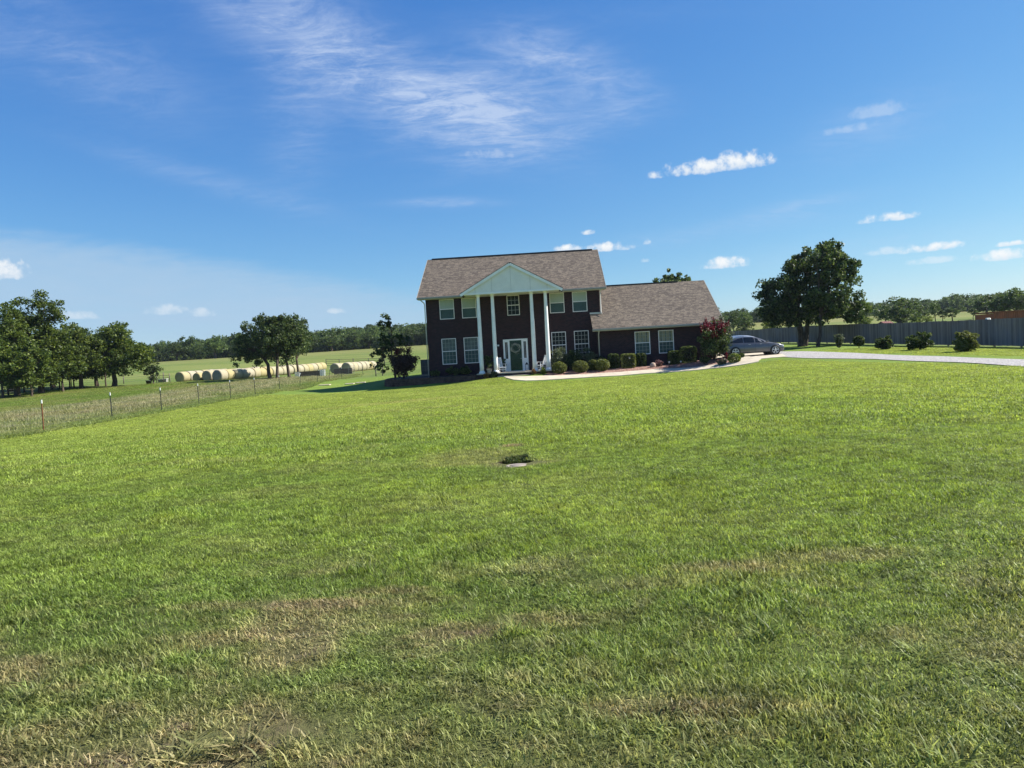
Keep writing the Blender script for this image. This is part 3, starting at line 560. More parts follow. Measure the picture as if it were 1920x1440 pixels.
# ================================================================== SETTING
def build_ground():
    ang = np.concatenate([np.linspace(-178, -80, 40), np.linspace(-78, -3, 150), np.linspace(-2.6, 2.6, 110), np.linspace(3, 78, 150), np.linspace(80, 180, 40)]); ang = np.radians(np.unique(ang))
    rad = np.concatenate([[.01], np.geomspace(1.5, 21.2, 70), np.linspace(21.3, 24.3, 90), np.geomspace(24.5, 140, 170), np.geomspace(144, 1500, 90)])
    A, Rr = np.meshgrid(ang, rad); X = Rr * np.sin(A); Y = Rr * np.cos(A) - 12.
    Z = gza(X, Y, True); far = np.clip((Rr - 1000) / 500, 0, 1); Z = Z * (1 - far) + far * -4
    V = np.stack([X, Y, Z], -1).reshape(-1, 3); m, n = A.shape
    i, j = np.meshgrid(np.arange(m - 1), np.arange(n), indexing='ij'); a = i * n + j; b = i * n + (j + 1) % n
    F = np.stack([a, b, b + n, a + n], -1).reshape(-1, 4)[:, ::-1]
    o = link_mesh('ground', np_mesh('ground', V, F, M_['ground'], True)); tag(o, 'mown green lawn running into pasture, gently sloping', 'ground', kind='structure')
build_ground()
def resample(P, n):
    P = np.array(P, float); s = np.r_[0, np.cumsum(np.linalg.norm(np.diff(P, axis=0), axis=1))]; t = np.linspace(0, s[-1], n)
    return np.stack([np.interp(t, s, P[:, k]) for k in range(2)], 1)
def ribbon(name, a, b, m, off, label, cat, n=60, k=6, side=.0):
    a = resample(a, n); b = resample(b, n); T = np.linspace(0, 1, k)[None, :, None]; G = a[:, None] * (1 - T) + b[:, None] * T
    Z = gza(G[..., 0], G[..., 1]) + off; V = np.concatenate([G, Z[..., None]], -1).reshape(-1, 3); mb = MB()
    mb.add(V, [(i * k + j, i * k + j + 1, (i + 1) * k + j + 1, (i + 1) * k + j) for i in range(n - 1) for j in range(k - 1)])
    if side:
        for row in (0, k - 1):
            top = V.reshape(n, k, 3)[:, row]; low = top - np.array([0, 0, side]); mb.add(np.concatenate([top, low]), [(i, i + 1, n + i + 1, n + i) for i in range(n - 1)])
        for row in (0, n - 1):
            top = V.reshape(n, k, 3)[row]; low = top - np.array([0, 0, side]); mb.add(np.concatenate([top, low]), [(i, i + 1, k + i + 1, k + i) for i in range(k - 1)])
    o = mb.build(name, M_[m]); tag(o, label, cat, kind='structure'); return o
def hits(L): return [hit(*p)[:2] for p in L]
WN = hits([(950, 709.5), (962, 712.8), (985, 714.4), (1020, 713.3), (1080, 709.6), (1163, 705), (1246, 699), (1330, 691.7), (1383, 686), (1405, 682.4), (1423, 678.5)])
WF = hits([(942, 706.5), (958, 706.8), (985, 706.4), (1020, 705.4), (1080, 703.2), (1163, 698.4), (1246, 692), (1330, 685.6), (1366, 680.5), (1388, 673), (1400, 668)])
ribbon('walkway', WN, WF, 'conc', .05, 'pale concrete walkway along the front flower beds', 'walkway', side=.2, k=8)
ribbon('driveway', [(15.9, 52.2), (16.9, 50.6), (17.35, 49.9), (17.9, 50.8), (18.6, 50.75), (19.6, 50.3)], [(15.9, 63), (17, 65), (18, 66), (19.5, 66), (21, 65), (22.6, 63)], 'conc', .035, 'pale concrete parking pad beside the garage', 'driveway', side=.15, k=16)
ribbon('gravel_drive', [(19.3, 50.6), (19.6, 48.5), (20.3, 39.5), (19.5, 31), (18.5, 25.6), (17.6, 18), (16.5, 8), (16, -6)], [(23.2, 66), (22.9, 58.7), (23.6, 49.8), (22.9, 38), (21.8, 30.1), (21, 22), (20, 10), (19.6, -6)], 'gravel', .028, 'grey gravel drive running towards the road', 'driveway', n=120, k=10)

# ================================================================== HOUSE (local x along the front, y into the house)
YAW = math.radians(2.8); HO = np.array([0, 58.1, 0.]); HX = np.array([math.cos(YAW), -math.sin(YAW), 0]); HY = np.array([math.sin(YAW), math.cos(YAW), 0])
def H(x, y, z=0.): return HO + HX * x + HY * y + np.array([0, 0, z])
house = empty('brick_house', HO, -YAW, 'two storey dark brick house with tall white columns and attached single storey wing', 'house')
def wall_front(mb, x0, x1, z0, z1, y, holes, th=.14):
    xs = sorted({x0, x1, *[h[0] for h in holes], *[h[1] for h in holes]}); zs = sorted({z0, z1, *[h[2] for h in holes], *[h[3] for h in holes]})
    for a, b in zip(xs[:-1], xs[1:]):
        for c, d in zip(zs[:-1], zs[1:]):
            mx, mz = (a + b) / 2, (c + d) / 2
            if any(h[0] < mx < h[1] and h[2] < mz < h[3] for h in holes): continue
            mb.quad((a, y, c), (b, y, c), (b, y, d), (a, y, d)); mb.quad((b, y + th, c), (a, y + th, c), (a, y + th, d), (b, y + th, d))
    for a, b, c, d in holes:
        mb.quad((a, y, c), (a, y + th, c), (a, y + th, d), (a, y, d)); mb.quad((b, y + th, c), (b, y, c), (b, y, d), (b, y + th, d))
        mb.quad((a, y, c), (b, y, c), (b, y + th, c), (a, y + th, c)); mb.quad((a, y + th, d), (b, y + th, d), (b, y, d), (a, y, d))
UPW = [(-5.6, -4.4), (-3.77, -2.57), (3.42, 4.6), (5.26, 6.45)]
wins = [(a, b, 4.65, 6.28, 0, 'up') for a, b in UPW] + [(-.06, .96, 4.66, 6.3, 0, 'mid')] + [(-5.6, -4.4, .95, 3.07, 0, 'low'), (-3.77, -2.57, .95, 3.07, 0, 'low'), (3.42, 4.6, .95, 3.11, 0, 'grid'), (5.26, 6.45, .95, 3.11, 0, 'grid')]
gwins = [(9.94, 11.13, .93, 2.74, -1.6, 'gar'), (11.79, 12.98, .93, 2.74, -1.6, 'gar')]
mb = MB(); wall_front(mb, -6.73, 7.46, -.5, 6.36, 0, [w_[:4] for w_ in wins] + [(-.5, 1.4, .12, 2.68)])
for x, s in ((-6.73, 1), (7.46, -1)):
    mb.add([(x, 0, -.5), (x, 12.2, -.5), (x, 12.2, 6.36), (x, 6.1, 9.9), (x, 0, 6.36)], [(0, 1, 2, 3, 4)]); mb.add([(x + s * .14, .14, -.5), (x + s * .14, 12.2, -.5), (x + s * .14, 12.2, 6.36), (x + s * .14, 6.1, 9.85), (x + s * .14, .14, 6.36)], [(0, 1, 2, 3, 4)])
mb.quad((-6.73, 12.2, -.5), (7.46, 12.2, -.5), (7.46, 12.2, 6.36), (-6.73, 12.2, 6.36)); mb.build('wall', M_['brick'], house)
mb = MB(); mb.box(-6.55, 7.3, .2, 12, 3.4, 3.5); mb.box(-6.55, 7.3, .2, 12, -.1, .1); mb.box(-6.55, 7.3, 4.2, 4.3, .1, 6.3); mb.build('dark_interior', M_['dark'], house)  # near-black floors and backing wall paint in the unlit rooms
mb = MB(); wall_front(mb, 7.06, 16.3, -.5, 3.0, -1.6, [w_[:4] for w_ in gwins])
mb.add([(7.06, -1.6, -.5), (7.06, 0, -.5), (7.06, 0, 4.2), (7.06, -1.6, 3.25)], [(0, 3, 2, 1)]); 
mb.add([(16.3, -1.6, -.5), (16.3, 10.4, -.5), (16.3, 10.4, 3.0), (16.3, 4.4, 6.75), (16.3, -1.6, 3.0)], [(0, 1, 2, 3, 4)]); mb.quad((7.46, 10.4, -.5), (16.3, 10.4, -.5), (16.3, 10.4, 3), (7.46, 10.4, 3))
mb.build('garage_wall', M_['brick'], house)
mb = MB(); mb.box(7.6, 16.1, 1.2, 1.3, 0, 3); mb.box(7.6, 16.1, -1.4, 10, -.1, 0.02); mb.build('dark_interior', M_['dark'], house)  # near-black backing and floor, the unlit wing put into the colour
def slab(mb, a, b, c, d, t=.13):
    lo = [(p[0], p[1], p[2] - t) for p in (a, b, c, d)]; mb.add([a, b, c, d] + lo, [(0, 1, 2, 3), (7, 6, 5, 4), (0, 4, 5, 1), (1, 5, 6, 2), (2, 6, 7, 3), (3, 7, 4, 0)])
mb = MB(); slab(mb, (-7.3, -.6, 6.5), (7.97, -.6, 6.5), (7.97, 6.1, 10.41), (-7.3, 6.1, 10.41)); slab(mb, (-7.3, 6.1, 10.41), (7.97, 6.1, 10.41), (7.97, 12.8, 6.5), (-7.3, 12.8, 6.5)); roof = mb.build('roof', M_['shingle'], house)
mb = MB(); mb.box(-6.9, 7.5, 5.96, 6.24, 10.36, 10.47); mb.build('ridge_vent', M_['ridge'], roof)
mb = MB(); slab(mb, (6.65, -2.1, 3.13), (7.47, -2.1, 3.13), (7.47, -.005, 4.37), (6.65, -.005, 4.37)); slab(mb, (7.47, -2.1, 3.131), (16.84, -2.1, 3.131), (16.84, 4.4, 6.98), (7.47, 4.4, 6.98)); slab(mb, (7.47, 4.4, 6.98), (16.84, 4.4, 6.98), (16.84, 10.9, 3.13), (7.47, 10.9, 3.13)); groof = mb.build('garage_roof', M_['shingle'], house)
mb = MB(); mb.box(7.9, 14.6, 4.28, 4.52, 6.94, 7.03); mb.build('ridge_vent', M_['ridge'], groof)
# gutters, rakes, soffits
for x0, x1, y, z in ((-7.32, -3.55, -.6, 6.5), (4.5, 7.99, -.6, 6.5), (6.63, 16.86, -2.1, 3.13)): MB().box(x0, x1, y - .12, y - .003, z - .17, z - .02).build('gutter', M_['trim'], house, bevel=.015)
for x in (-7.315, 7.985):
    for ye, yr in ((-.62, 6.098), (12.82, 6.102)): MB().bar((x, ye, 6.4), (x, yr, 10.31), .03, .2).build('rake_board', M_['trim'], house)
for ye, yr in ((-2.12, 4.398), (10.9, 4.402)): MB().bar((16.86, ye, 3.03), (16.86, yr, 6.88), .03, .18).build('rake_board', M_['trim'], house)
mb = MB(); mb.box(-7.28, 7.95, -.59, -.003, 6.3, 6.335); mb.box(6.68, 16.8, -2.09, -1.603, 2.93, 2.96); mb.box(6.62, 7.5, -.05, -.012, 4.39, 4.52); mb.box(16.303, 16.84, -1.9, -1.3, 2.85, 2.98); mb.build('soffit', M_['cream'], house)
for pts in ([(-7.1, -.62, 6.33), (-6.83, -.12, 6.05), (-6.8, -.06, 5.9), (-6.8, -.06, -.2)], [(7.55, -.66, 6.33), (7.52, -.12, 6.12), (7.52, -.1, 5.9), (7.52, -.1, 4.62), (7.56, -.35, 4.35)], [(7.16, -2.12, 3.0), (7.13, -2.0, 2.88), (7.12, -1.66, 2.7), (7.12, -1.66, -.1)], [(16.2, -2.12, 3.0), (16.22, -1.9, 2.85), (16.24, -1.66, 2.65), (16.24, -1.66, .1)]):
    MB().tube(pts, .045, 6).build('downspout', M_['cream'], house)
def win(x0, x1, z0, z1, y, st):
    f = MB(); w_ = .055; y0, y1 = y - .02, y + .07
    f.box(x0, x1, y0, y1, z0, z0 + w_); f.box(x0, x1, y0, y1, z1 - w_, z1); f.box(x0, x0 + w_, y0, y1, z0 + w_, z1 - w_); f.box(x1 - w_, x1, y0, y1, z0 + w_, z1 - w_)
    zr = z0 + (z1 - z0) * .505; f.box(x0 + w_, x1 - w_, y0 + .005, y1 - .01, zr - .03, zr + .03)
    fo = f.build('window', M_['frame'], house)
    MB().box(x0 + w_, x1 - w_, y + .036, y + .042, z0 + w_, zr - .03).build('pane', M_['glass'], fo); MB().box(x0 + w_, x1 - w_, y + .028, y + .034, zr + .03, z1 - w_).build('pane', M_['glass'], fo)
    up, lo = dict(up=('blind', 'dim'), mid=(None, None), low=('sheer', 'sheer'), grid=(None, None), gar=('blindy', 'dim'))[st]
    if up: MB().box(x0 + .03, x1 - .03, y + .085, y + .092, zr, z1 - .03).build('blind', M_[up], fo)
    if lo and st != 'low': MB().box(x0 + .03, x1 - .03, y + .1, y + .106, z0 + .03, zr + .02).build('blind', M_[lo], fo)  # teal of the glass reflection is put into this panel's colour
    elif lo: MB().box(x0 + .03, x1 - .03, y + .1, y + .106, z0 + .03, zr - .01).build('blind', M_['dim'], fo)  # same dim reflection teal painted behind the lower sash
    if st == 'gar':
        for k in range(3):
            cx = x0 + .2 + k * .36; MB().box(cx, cx + .05, y + .07, y + .08, z0 + .05, z1 - .05).build('fold_shade', M_['dim'], fo)  # dark strips stand for the shade in the curtain's folds
    if st != 'up':
        g = MB(); nx = 4 if st != 'mid' else 3
        for (a, b) in ((zr + .03, z1 - w_), (z0 + w_, zr - .03)):
            if st in ('mid', ) or True:
                for k in range(1, nx): cx = x0 + w_ + (x1 - x0 - 2 * w_) * k / nx; g.box(cx - .011, cx + .011, y + .017, y + .025, a, b)
                nr = 3 if st != 'mid' else 2
                for k in range(1, nr): cz = a + (b - a) * k / nr; g.box(x0 + w_, x1 - w_, y + .012, y + .016, cz - .011, cz + .011)
        g.build('muntin', M_['mlight' if st in ('grid', 'mid') else 'mgrey'], fo)
for w_ in wins + gwins: win(*w_)
# portico
mb = MB(); cx, yF = .46, -2.72
slab(mb, (cx - 4.0, yF - .1, 6.36), (cx, yF - .1, 8.6), (cx, 3.0, 8.6), (cx - 4.0, -.55, 6.36), .1); slab(mb, (cx, yF - .1, 8.602), (cx + 4.0, yF - .1, 6.362), (cx + 4.0, -.55, 6.362), (cx, 3.0, 8.602), .1); pr = mb.build('portico_roof', M_['shingle'], house)
MB().bar((cx - 4.04, yF - .11, 6.375), (cx, yF - .11, 8.62), .08, .04).bar((cx + 4.04, yF - .111, 6.375), (cx, yF - .111, 8.62), .08, .04).build('shingle_edge', M_['ridge'], pr)
mb = MB(); mb.add([(cx - 3.75, yF, 6.36), (cx + 3.75, yF, 6.36), (cx, yF, 8.46)], [(0, 1, 2)]); mb.box(cx - 3.72, cx + 3.72, yF + .005, -.62, 6.28, 6.36)
pdm = mb.build('pediment', M_['siding'], house)
for q in (-1.5, 0, 1.5, -2.8, 2.8): MB().box(cx + q - .016, cx + q + .016, yF - .012, yF - .002, 6.42, 8.36 - abs(q) * .56).build('siding_joint', M_['cream'], pdm)
mb = MB(); mb.bar((cx - 3.97, yF - .122, 6.265), (cx, yF - .122, 8.49), .035, .21); mb.bar((cx + 3.97, yF - .124, 6.265), (cx, yF - .124, 8.49), .035, .21); mb.box(cx - 3.7, cx + 3.7, yF - .03, yF - .002, 6.28, 6.42); mb.build('pediment_trim', M_['white'], house)
for x in (-2.19, -1.07, 1.98, 3.08):
    c = MB(); c.lathe([(.17, .3), (.165, .9), (.155, 3), (.125, 6.1), (.12, 6.16)], 20, (x, -2.3, 0)); co = c.build('column', M_['white'], house)
    b = MB(); b.box(x - .23, x + .23, -2.53, -2.07, .05, .16); b.lathe([(.22, .16), (.235, .2), (.22, .25), (.185, .28), (.17, .32)], 20, (x, -2.3, 0)); b.build('base', M_['white'], co)
    b = MB(); b.lathe([(.122, 6.1), (.15, 6.14), (.15, 6.2), (.17, 6.22)], 20, (x, -2.3, 0)); b.box(x - .17, x + .17, -2.47, -2.13, 6.22, 6.285); b.build('capital', M_['white'], co)
mb = MB(); mb.box(-2.6, 3.5, -2.62, -.005, .02, .11); mb.box(-.95, 1.6, -3.0, -2.6, -.21, -.13); mb.build('porch', M_['conc'], house, bevel=.02); MB().box(-2.57, 3.47, -2.59, -.008, -.7, .018).box(-.93, 1.58, -2.97, -2.6, -.75, -.212).build('porch_base', M_['brick'], house)
# door set
y = -.03; mb = MB()
for a, b in ((-.55, -.46), (-.13, -.02), (.95, 1.06), (1.37, 1.46)): mb.box(a, b, y, y + .12, .14, 2.62)
mb.box(-.55, 1.46, y - .012, y + .12, 2.62, 2.73); mb.box(-.46, -.13, y + .03, y + .1, .14, 1.15); mb.box(1.06, 1.37, y + .03, y + .1, .14, 1.15); mb.box(-.46, -.13, y + .03, y + .1, 2.5, 2.62); mb.box(1.06, 1.37, y + .03, y + .1, 2.5, 2.62); mb.box(-.5, 1.4, y - .04, y + .1, .112, .14)
df = mb.build('door_frame', M_['white'], house)
MB().box(-.40, -.19, y + .05, y + .06, 1.15, 2.5).build('sidelight', M_['glass'], df); MB().box(1.12, 1.31, y + .05, y + .06, 1.15, 2.5).build('sidelight', M_['glass'], df)
for a, b in ((-.46, -.40), (-.19, -.13), (1.06, 1.12), (1.31, 1.37), (-.303, -.287), (1.207, 1.223)): MB().box(a, b, y + .03, y + (.09 if b - a > .03 else .048), 1.15, 2.5).build('sidelight_bar', M_['white'], df)
mb = MB(); mb.box(-.02, .95, y + .07, y + .11, .14, 2.62); 
for a, b in ((.1, .42), (.52, .83)):
    for c, d in ((.3, 1.1), (1.3, 2.1)): mb.box(a, b, y + .058, y + .069, c, d)
do = mb.build('door', M_['door'], house); MB().lathe([(.03, 0), (.035, .02), (.02, .05)], 8, (.86, y + .0, 1.12), 'y').build('handle', M_['rim'], do)
MB().box(.02, .91, y + .02, y + .026, .2, 2.58).build('storm_glass', M_['sglass'], do)
for x in (-.95, 1.88):
    mb = MB(); mb.box(x - .06, x + .06, -.03, -.003, 2.1, 2.45); mb.lathe([(.03, 2.05), (.08, 2.12), (.1, 2.38), (.03, 2.5)], 6, (x, -.14, 0)); lo = mb.build('wall_lantern', M_['black'], house); MB().lathe([(.03, 2.15), (.05, 2.2), (.05, 2.32), (.02, 2.36)], 6, (x, -.14, 0)).lathe([(.082, 2.16), (.1, 2.34)], 6, (x, -.14, 0)).build('lantern_glass', M_['lamp'], lo)
rg = np.random.default_rng(3); mb = MB()
for k in range(90):
    a = rg.random() * 6.28; r = .3 + rg.normal() * .05; a2 = a + .5 + rg.random() * .4
    mb.tube([(r * math.cos(a), rg.normal() * .02, r * math.sin(a)), ((r + .06) * math.cos((a + a2) / 2), -.04, (r + .06) * math.sin((a + a2) / 2)), ((r + .02) * math.cos(a2), 0, (r + .02) * math.sin(a2))], .009, 4)
o = mb.build('wreath', M_['wreath'], None, H(.46, -.1, 2.0), -YAW); tag(o, 'round pale twig wreath hanging on the green front door', 'wreath')

# ---- porch things
def rocker(x, y, rz, label):
    e = empty('rocking_chair', H(x, y, .11), rz - YAW, label, 'rocking chair', 'white rocking chairs on the porch'); m = M_['white']
    def b(n, f): q = MB(); f(q); q.build(n, m, e)
    b('seat', lambda q: [q.box(-.25 + .0, .27, -.27 + k * .078, -.27 + k * .078 + .066, .41, .435) for k in range(7)])
    for s in (-.29, .29):
        b('rocker', lambda q: q.tube([(-.5, s, .14), (-.3, s, .045), (-.05, s, .02), (.2, s, .04), (.42, s, .11)], .022, 6))
        b('leg', lambda q: q.bar((.24, s, .06), (.24, s, .66), .045, .045)); b('leg', lambda q: q.bar((-.24, s, .06), (-.30, s, .5), .045, .045))
        b('armrest', lambda q: q.bar((.30, s, .67), (-.34, s, .64), .085, .028)); b('stretcher', lambda q: [q.bar((.24, s, .3), (-.27, s, .3), .025, .025), q.bar((.24, s, .18), (-.26, s, .18), .025, .025)])
        b('back_post', lambda q: q.bar((-.25, s * .92, .4), (-.52, s * .88, 1.2), .045, .045))
    b('backrest', lambda q: [q.bar((-.27, -.2 + k * .067, .45), (-.5, -.2 + k * .067, 1.12), .04, .016) for k in range(7)] + [q.bar((-.5, -.27, 1.13), (-.5, .27, 1.13), .03, .1), q.bar((-.28, -.27, .47), (-.28, .27, .47), .03, .06)])
    b('front_rail', lambda q: [q.bar((.24, -.27, .38), (.24, .27, .38), .025, .06), q.bar((.24, -.27, .22), (.24, .27, .22), .025, .03)])
rocker(-.72, -1.45, math.radians(-60), 'white wooden rocking chair half hidden behind the column on the left of the door')
rocker(2.5, -1.55, math.radians(-150), 'white wooden rocking chair behind the columns on the right of the door')
def pot(x, y, r, h, mt, label, leaf, w_, hh, kind='loose', seed=1, zz=.11, cat='planter'):
    e = empty('potted_plant', H(x, y, zz), 0, label, cat); MB().lathe([(r * .62, 0), (r * .8, h * .4), (r, h * .9), (r * 1.08, h * .92), (r * 1.08, h), (r * .9, h), (r * .85, h * .93)], 14).build('pot', M_[mt], e)
    rg = np.random.default_rng(seed); C, R = crown_clumps([(0, 0, h + hh * .5, w_ / 2, w_ / 2, hh / 2)], 26, rg, w_ * .17, .3); V, F = leafcloud(C, R, 45, .04, rg); link_mesh('foliage', np_mesh('pot_foliage', V, F, M_[leaf]), e)
pot(-1.62, -2.2, .22, .34, 'terra', 'bushy dark green plant in a pale stone pot between the left columns', 'big', .95, 1.2, seed=2)
pot(-.62, -.45, .16, .28, 'terra', 'dark leafy potted plant on the porch beside the door frame', 'big', .5, .75, seed=4)
e = empty('floor_lantern', H(1.32, -.9, .11), -YAW, 'black floor lantern with pale panes standing right of the front door', 'lantern')
mb = MB(); mb.box(-.13, .13, -.13, .13, 0, .04); mb.box(-.13, .13, -.13, .13, .5, .54); [mb.box(a - .012, a + .012, b - .012, b + .012, .04, .5) for a in (-.115, .115) for b in (-.115, .115)]; mb.lathe([(.12, .54), (.04, .66), (.03, .68)], 4); mb.build('frame', M_['black'], e); MB().lathe([(.04, .04), (.045, .05), (.045, .24), (.03, .25)], 8).build('candle', M_['cream'], e)
# ---- air conditioner at the left wall
def gpt(px, py, Y): x, y, z = at(px, Y); return x, y, z
x, y_, z = H(-7.45, 2.6); z = gz(x, y_); e = empty('air_conditioner', (x, y_, .33), -YAW, 'grey air conditioning unit beside the left house wall', 'air conditioner')
mb = MB(); mb.box(-.4, .4, -.4, .4, -1.2, -.16); mb.build('pad', M_['conc'], e); mb = MB(); mb.box(-.36, .36, -.36, .36, -.16, 1.08); mb.build('body', M_['acm'], e, bevel=.02)
mb = MB(); [mb.box(-.34, .34, -.372, -.362, .14 + k * .045, .155 + k * .045) for k in range(20)]; mb.box(-.37, .37, -.37, .37, 1.081, 1.12); mb.box(-.012, .012, -.38, -.373, .1, 1.08); mb.box(-.37, -.33, -.38, -.373, .1, 1.08); mb.box(.33, .37, -.38, -.373, .1, 1.08); mb.box(-.33, .33, -.38, -.373, .5, .53); mb.build('grille', M_['trim'], e)
# ---- beds
ribbon('rock_bed', [p for p in WF if p[0] > 1.7], [tuple(H(2.9, -2.9)[:2]), tuple(H(3.6, -.4)[:2]), tuple(H(6.9, -.3)[:2]), tuple(H(7.2, -1.75)[:2]), tuple(H(12, -1.75)[:2]), tuple(H(16.2, -1.75)[:2])], 'mulch', .03, 'flower bed of reddish stone mulch between walkway and house', 'flower bed', k=10)
WALL = [(-10.4, 62.5), (-10.5, 60), (-10.3, 58.0), (-9.5, 57.0), (-7.5, 56.5), (-5.2, 56.2), (-3.8, 56.05), (-2.75, 55.95)]
bed_top = .02
mb = MB(); Pw = resample(WALL, 50); ring = [(p[0], p[1], bed_top) for p in Pw] + [(*H(-2.6, -.02)[:2], bed_top), (*H(-6.6, -.02)[:2], bed_top), (*H(-6.75, 4)[:2], bed_top)]
cxy = (-7.3, 58.0, bed_top + .05); mb.add([cxy] + ring, [(0, i + 1, (i + 1) % len(ring) + 1) for i in range(len(ring))]); o = mb.build('planting_bed', M_['soil']); tag(o, 'raised bed of dark soil behind the stone retaining wall', 'flower bed', kind='structure')
we = empty('retaining_wall', (-6.5, 56.3, -.5), 0, 'low curved retaining wall of stacked brown stone blocks left of the porch', 'retaining wall')
rg = np.random.default_rng(5); 
for c in range(5):
    mb = MB(); s = rg.random() * .4; P = resample(WALL, 400); L = np.r_[0, np.cumsum(np.linalg.norm(np.diff(P, axis=0), axis=1))]; z0 = -.69 + c * .14
    while s < L[-1] - .2:
        l = .38 + .34 * rg.random(); a = [np.interp(s, L, P[:, k]) for k in (0, 1)]; b = [np.interp(min(s + l - .015, L[-1]), L, P[:, k]) for k in (0, 1)]
        d = np.array(b) - a; nrm = np.array([d[1], -d[0]]) / np.linalg.norm(d); off = nrm * (.05 - c * .022 + rg.normal() * .012)
        mb.bar((a[0] + off[0] + 6.5, a[1] + off[1] - 56.3, z0 + .5 + .068), (b[0] + off[0] + 6.5, b[1] + off[1] - 56.3, z0 + .5 + .068), .24, .128); s += l
    mb.build('stone_course' if c < 4 else 'cap_course', M_['stone'], we, bevel=.015)
# ---- shrubs of the front beds
def HP(px, Y): x, y, z = at(px, Y); return x, y
def sh(px, Y, w_, h, label, **k): x, y = HP(px, Y); return shrub(k.pop('name', 'shrub'), x, y, label, w_, h, **k)
B = 'clipped round boxwoods along the walkway'
sh(1049, 54.6, 1.2, .92, 'clipped round boxwood beside the rightmost column', leaf='boxw', seed=1, group=B, name='boxwood')
sh(1088.5, 54.4, 1.26, .92, 'clipped round boxwood between two others, the sunniest of the row', leaf='boxw', seed=2, group=B, name='boxwood')
sh(1113, 55.1, .95, .84, 'small round boxwood tucked behind the rightmost ball', leaf='boxw', seed=3, group=B, name='boxwood')
sh(1130, 54.3, 1.12, .9, 'clipped round boxwood at the right end of the row of balls', leaf='boxw', seed=4, group=B, name='boxwood')
G2 = 'loose tall shrubs under the right lower windows'
sh(1051, 56.2, 1.7, 1.85, 'tall loose grey-green shrub under the window next to the columns', kind='loose', leaf='greyl', seed=5, group=G2, size=.05)
sh(1076, 56.4, 1.5, 1.6, 'darker loose shrub between the two right lower windows', kind='loose', leaf='big', seed=6, group=G2, size=.05)
sh(1105, 56.1, 1.85, 1.75, 'wide loose grey-green shrub under the window beside the garage', kind='loose', leaf='greyl', seed=7, group=G2, size=.05)
sh(1128, 55.9, .8, 1.1, 'low dark shrub at the corner where the garage begins', kind='loose', leaf='big', seed=8, size=.05)
G3 = 'clipped square hedges in front of the garage'
for k, (px, Y, w_, h, lb) in enumerate(((1151, 55.2, .85, 1.15, 'clipped square hedge at the left end of the garage row'), (1178.5, 54.7, 1.05, 1.1, 'clipped square hedge standing forward with a pale flower on it'), (1202, 55.2, .8, 1.05, 'dark square hedge under the left garage window'), (1264, 55.0, .85, 1.08, 'dark square hedge under the right garage window'), (1291, 54.9, 1.2, 1.3, 'widest and tallest square hedge next to the red shrub'))):
    sh(px, Y, w_, h, lb, kind='box', leaf='boxw' if k == 1 else 'hedge', seed=10 + k, group=G3, name='hedge_block', cat='hedge')
x, y_ = HP(1181.5, 54.25); e = empty('white_blossom', (x, y_ - .05, gz(x, y_) + .82), 0, 'small white blossom on the front of the square hedge', 'flower'); V, F = leafcloud(np.array([[0, 0, 0.]]), np.array([.09]), 20, .045, np.random.default_rng(2)); link_mesh('petals', np_mesh('petals', V, F, M_['white']), e)
sh(1235.5, 54.1, .8, .5, 'low pinkish shrub beside the boulder', kind='loose', leaf='pink', seed=20, size=.04)
sh(1001, 55.0, .75, .62, 'reddish ornamental grass clump beside the porch step', kind='grass', leaf='straw', seed=21, size=.05, name='ornamental_grass', cat='grass clump'); sh(1019, 54.9, .9, .68, 'green ornamental grass clump in front of the rightmost column', kind='grass', leaf='lite', seed=22, size=.05, name='ornamental_grass', cat='grass clump')
sh(926, 55.25, .6, .55, 'grey-green leafy clump at the foot of the second column', kind='loose', leaf='greyl', seed=23, size=.04); sh(913, 55.3, .55, .45, 'brownish flower clump between the two left columns', kind='loose', leaf='straw', seed=24, size=.04)
x, y_ = HP(1224.5, 53.9); o = MB().lathe([(.05, -.1), (.2, 0), (.24, .14), (.2, .28), (.1, .36), (.02, .38)], 9).build('boulder', M_['rock'], None, (x, y_, gz(x, y_))); o.scale = (1, .8, 1); tag(o, 'rounded pinkish boulder standing on the stone mulch', 'boulder')
for px, Y, lb in ((1255, 53.6, 'small solar path light by the walkway under the right garage window'), (1277, 53.5, 'small solar path light by the walkway beside the wide hedge')):
    x, y_ = HP(px, Y); e = empty('path_light', (x, y_, gz(x, y_)), 0, lb, 'path light', 'solar path lights'); MB().tube([(0, 0, -.05), (0, 0, .3)], .012, 5).build('stake', M_['black'], e); MB().lathe([(.03, .3), (.05, .32), (.06, .38), (.09, .39), (.02, .43)], 8).build('lamp_head', M_['lamp'], e)
sh(1339, 53.4, 2.75, 2.95, 'large crape myrtle with red blossom at the garage corner', kind='loose', leaf='big', seed=30, size=.06, n=6500, dens=1.6, flowers=('redf', 6.5, .62), name='crape_myrtle')
sh(1361, 54.6, 1.3, 3.2, 'pale green tall shrub behind the crape myrtle at the garage corner', kind='loose', leaf='greyl', seed=31, size=.06, n=2200)
sh(1377, 51.2, .92, .68, 'bright green rounded perennial at the bend of the walkway', kind='round', leaf='lite', seed=32, size=.05, n=1500); sh(1353, 51.5, .75, .45, 'low mixed flowering plants at the foot of the crape myrtle', kind='loose', leaf='greyl', seed=33, size=.04, flowers=('pink', .6, .5)); sh(1361.5, 52.6, .36, .62, 'small dark red shrub just left of the bright green perennial', kind='loose', leaf='redf', seed=34, size=.04, n=400)
sh(1390, 52.6, .45, .35, 'small dark low plant at the tip of the corner bed', kind='round', leaf='hedge', seed=35, n=500); sh(1321, 52.9, .9, .6, 'low dark ground plant left of the crape myrtle trunk', kind='loose', leaf='big', seed=36)
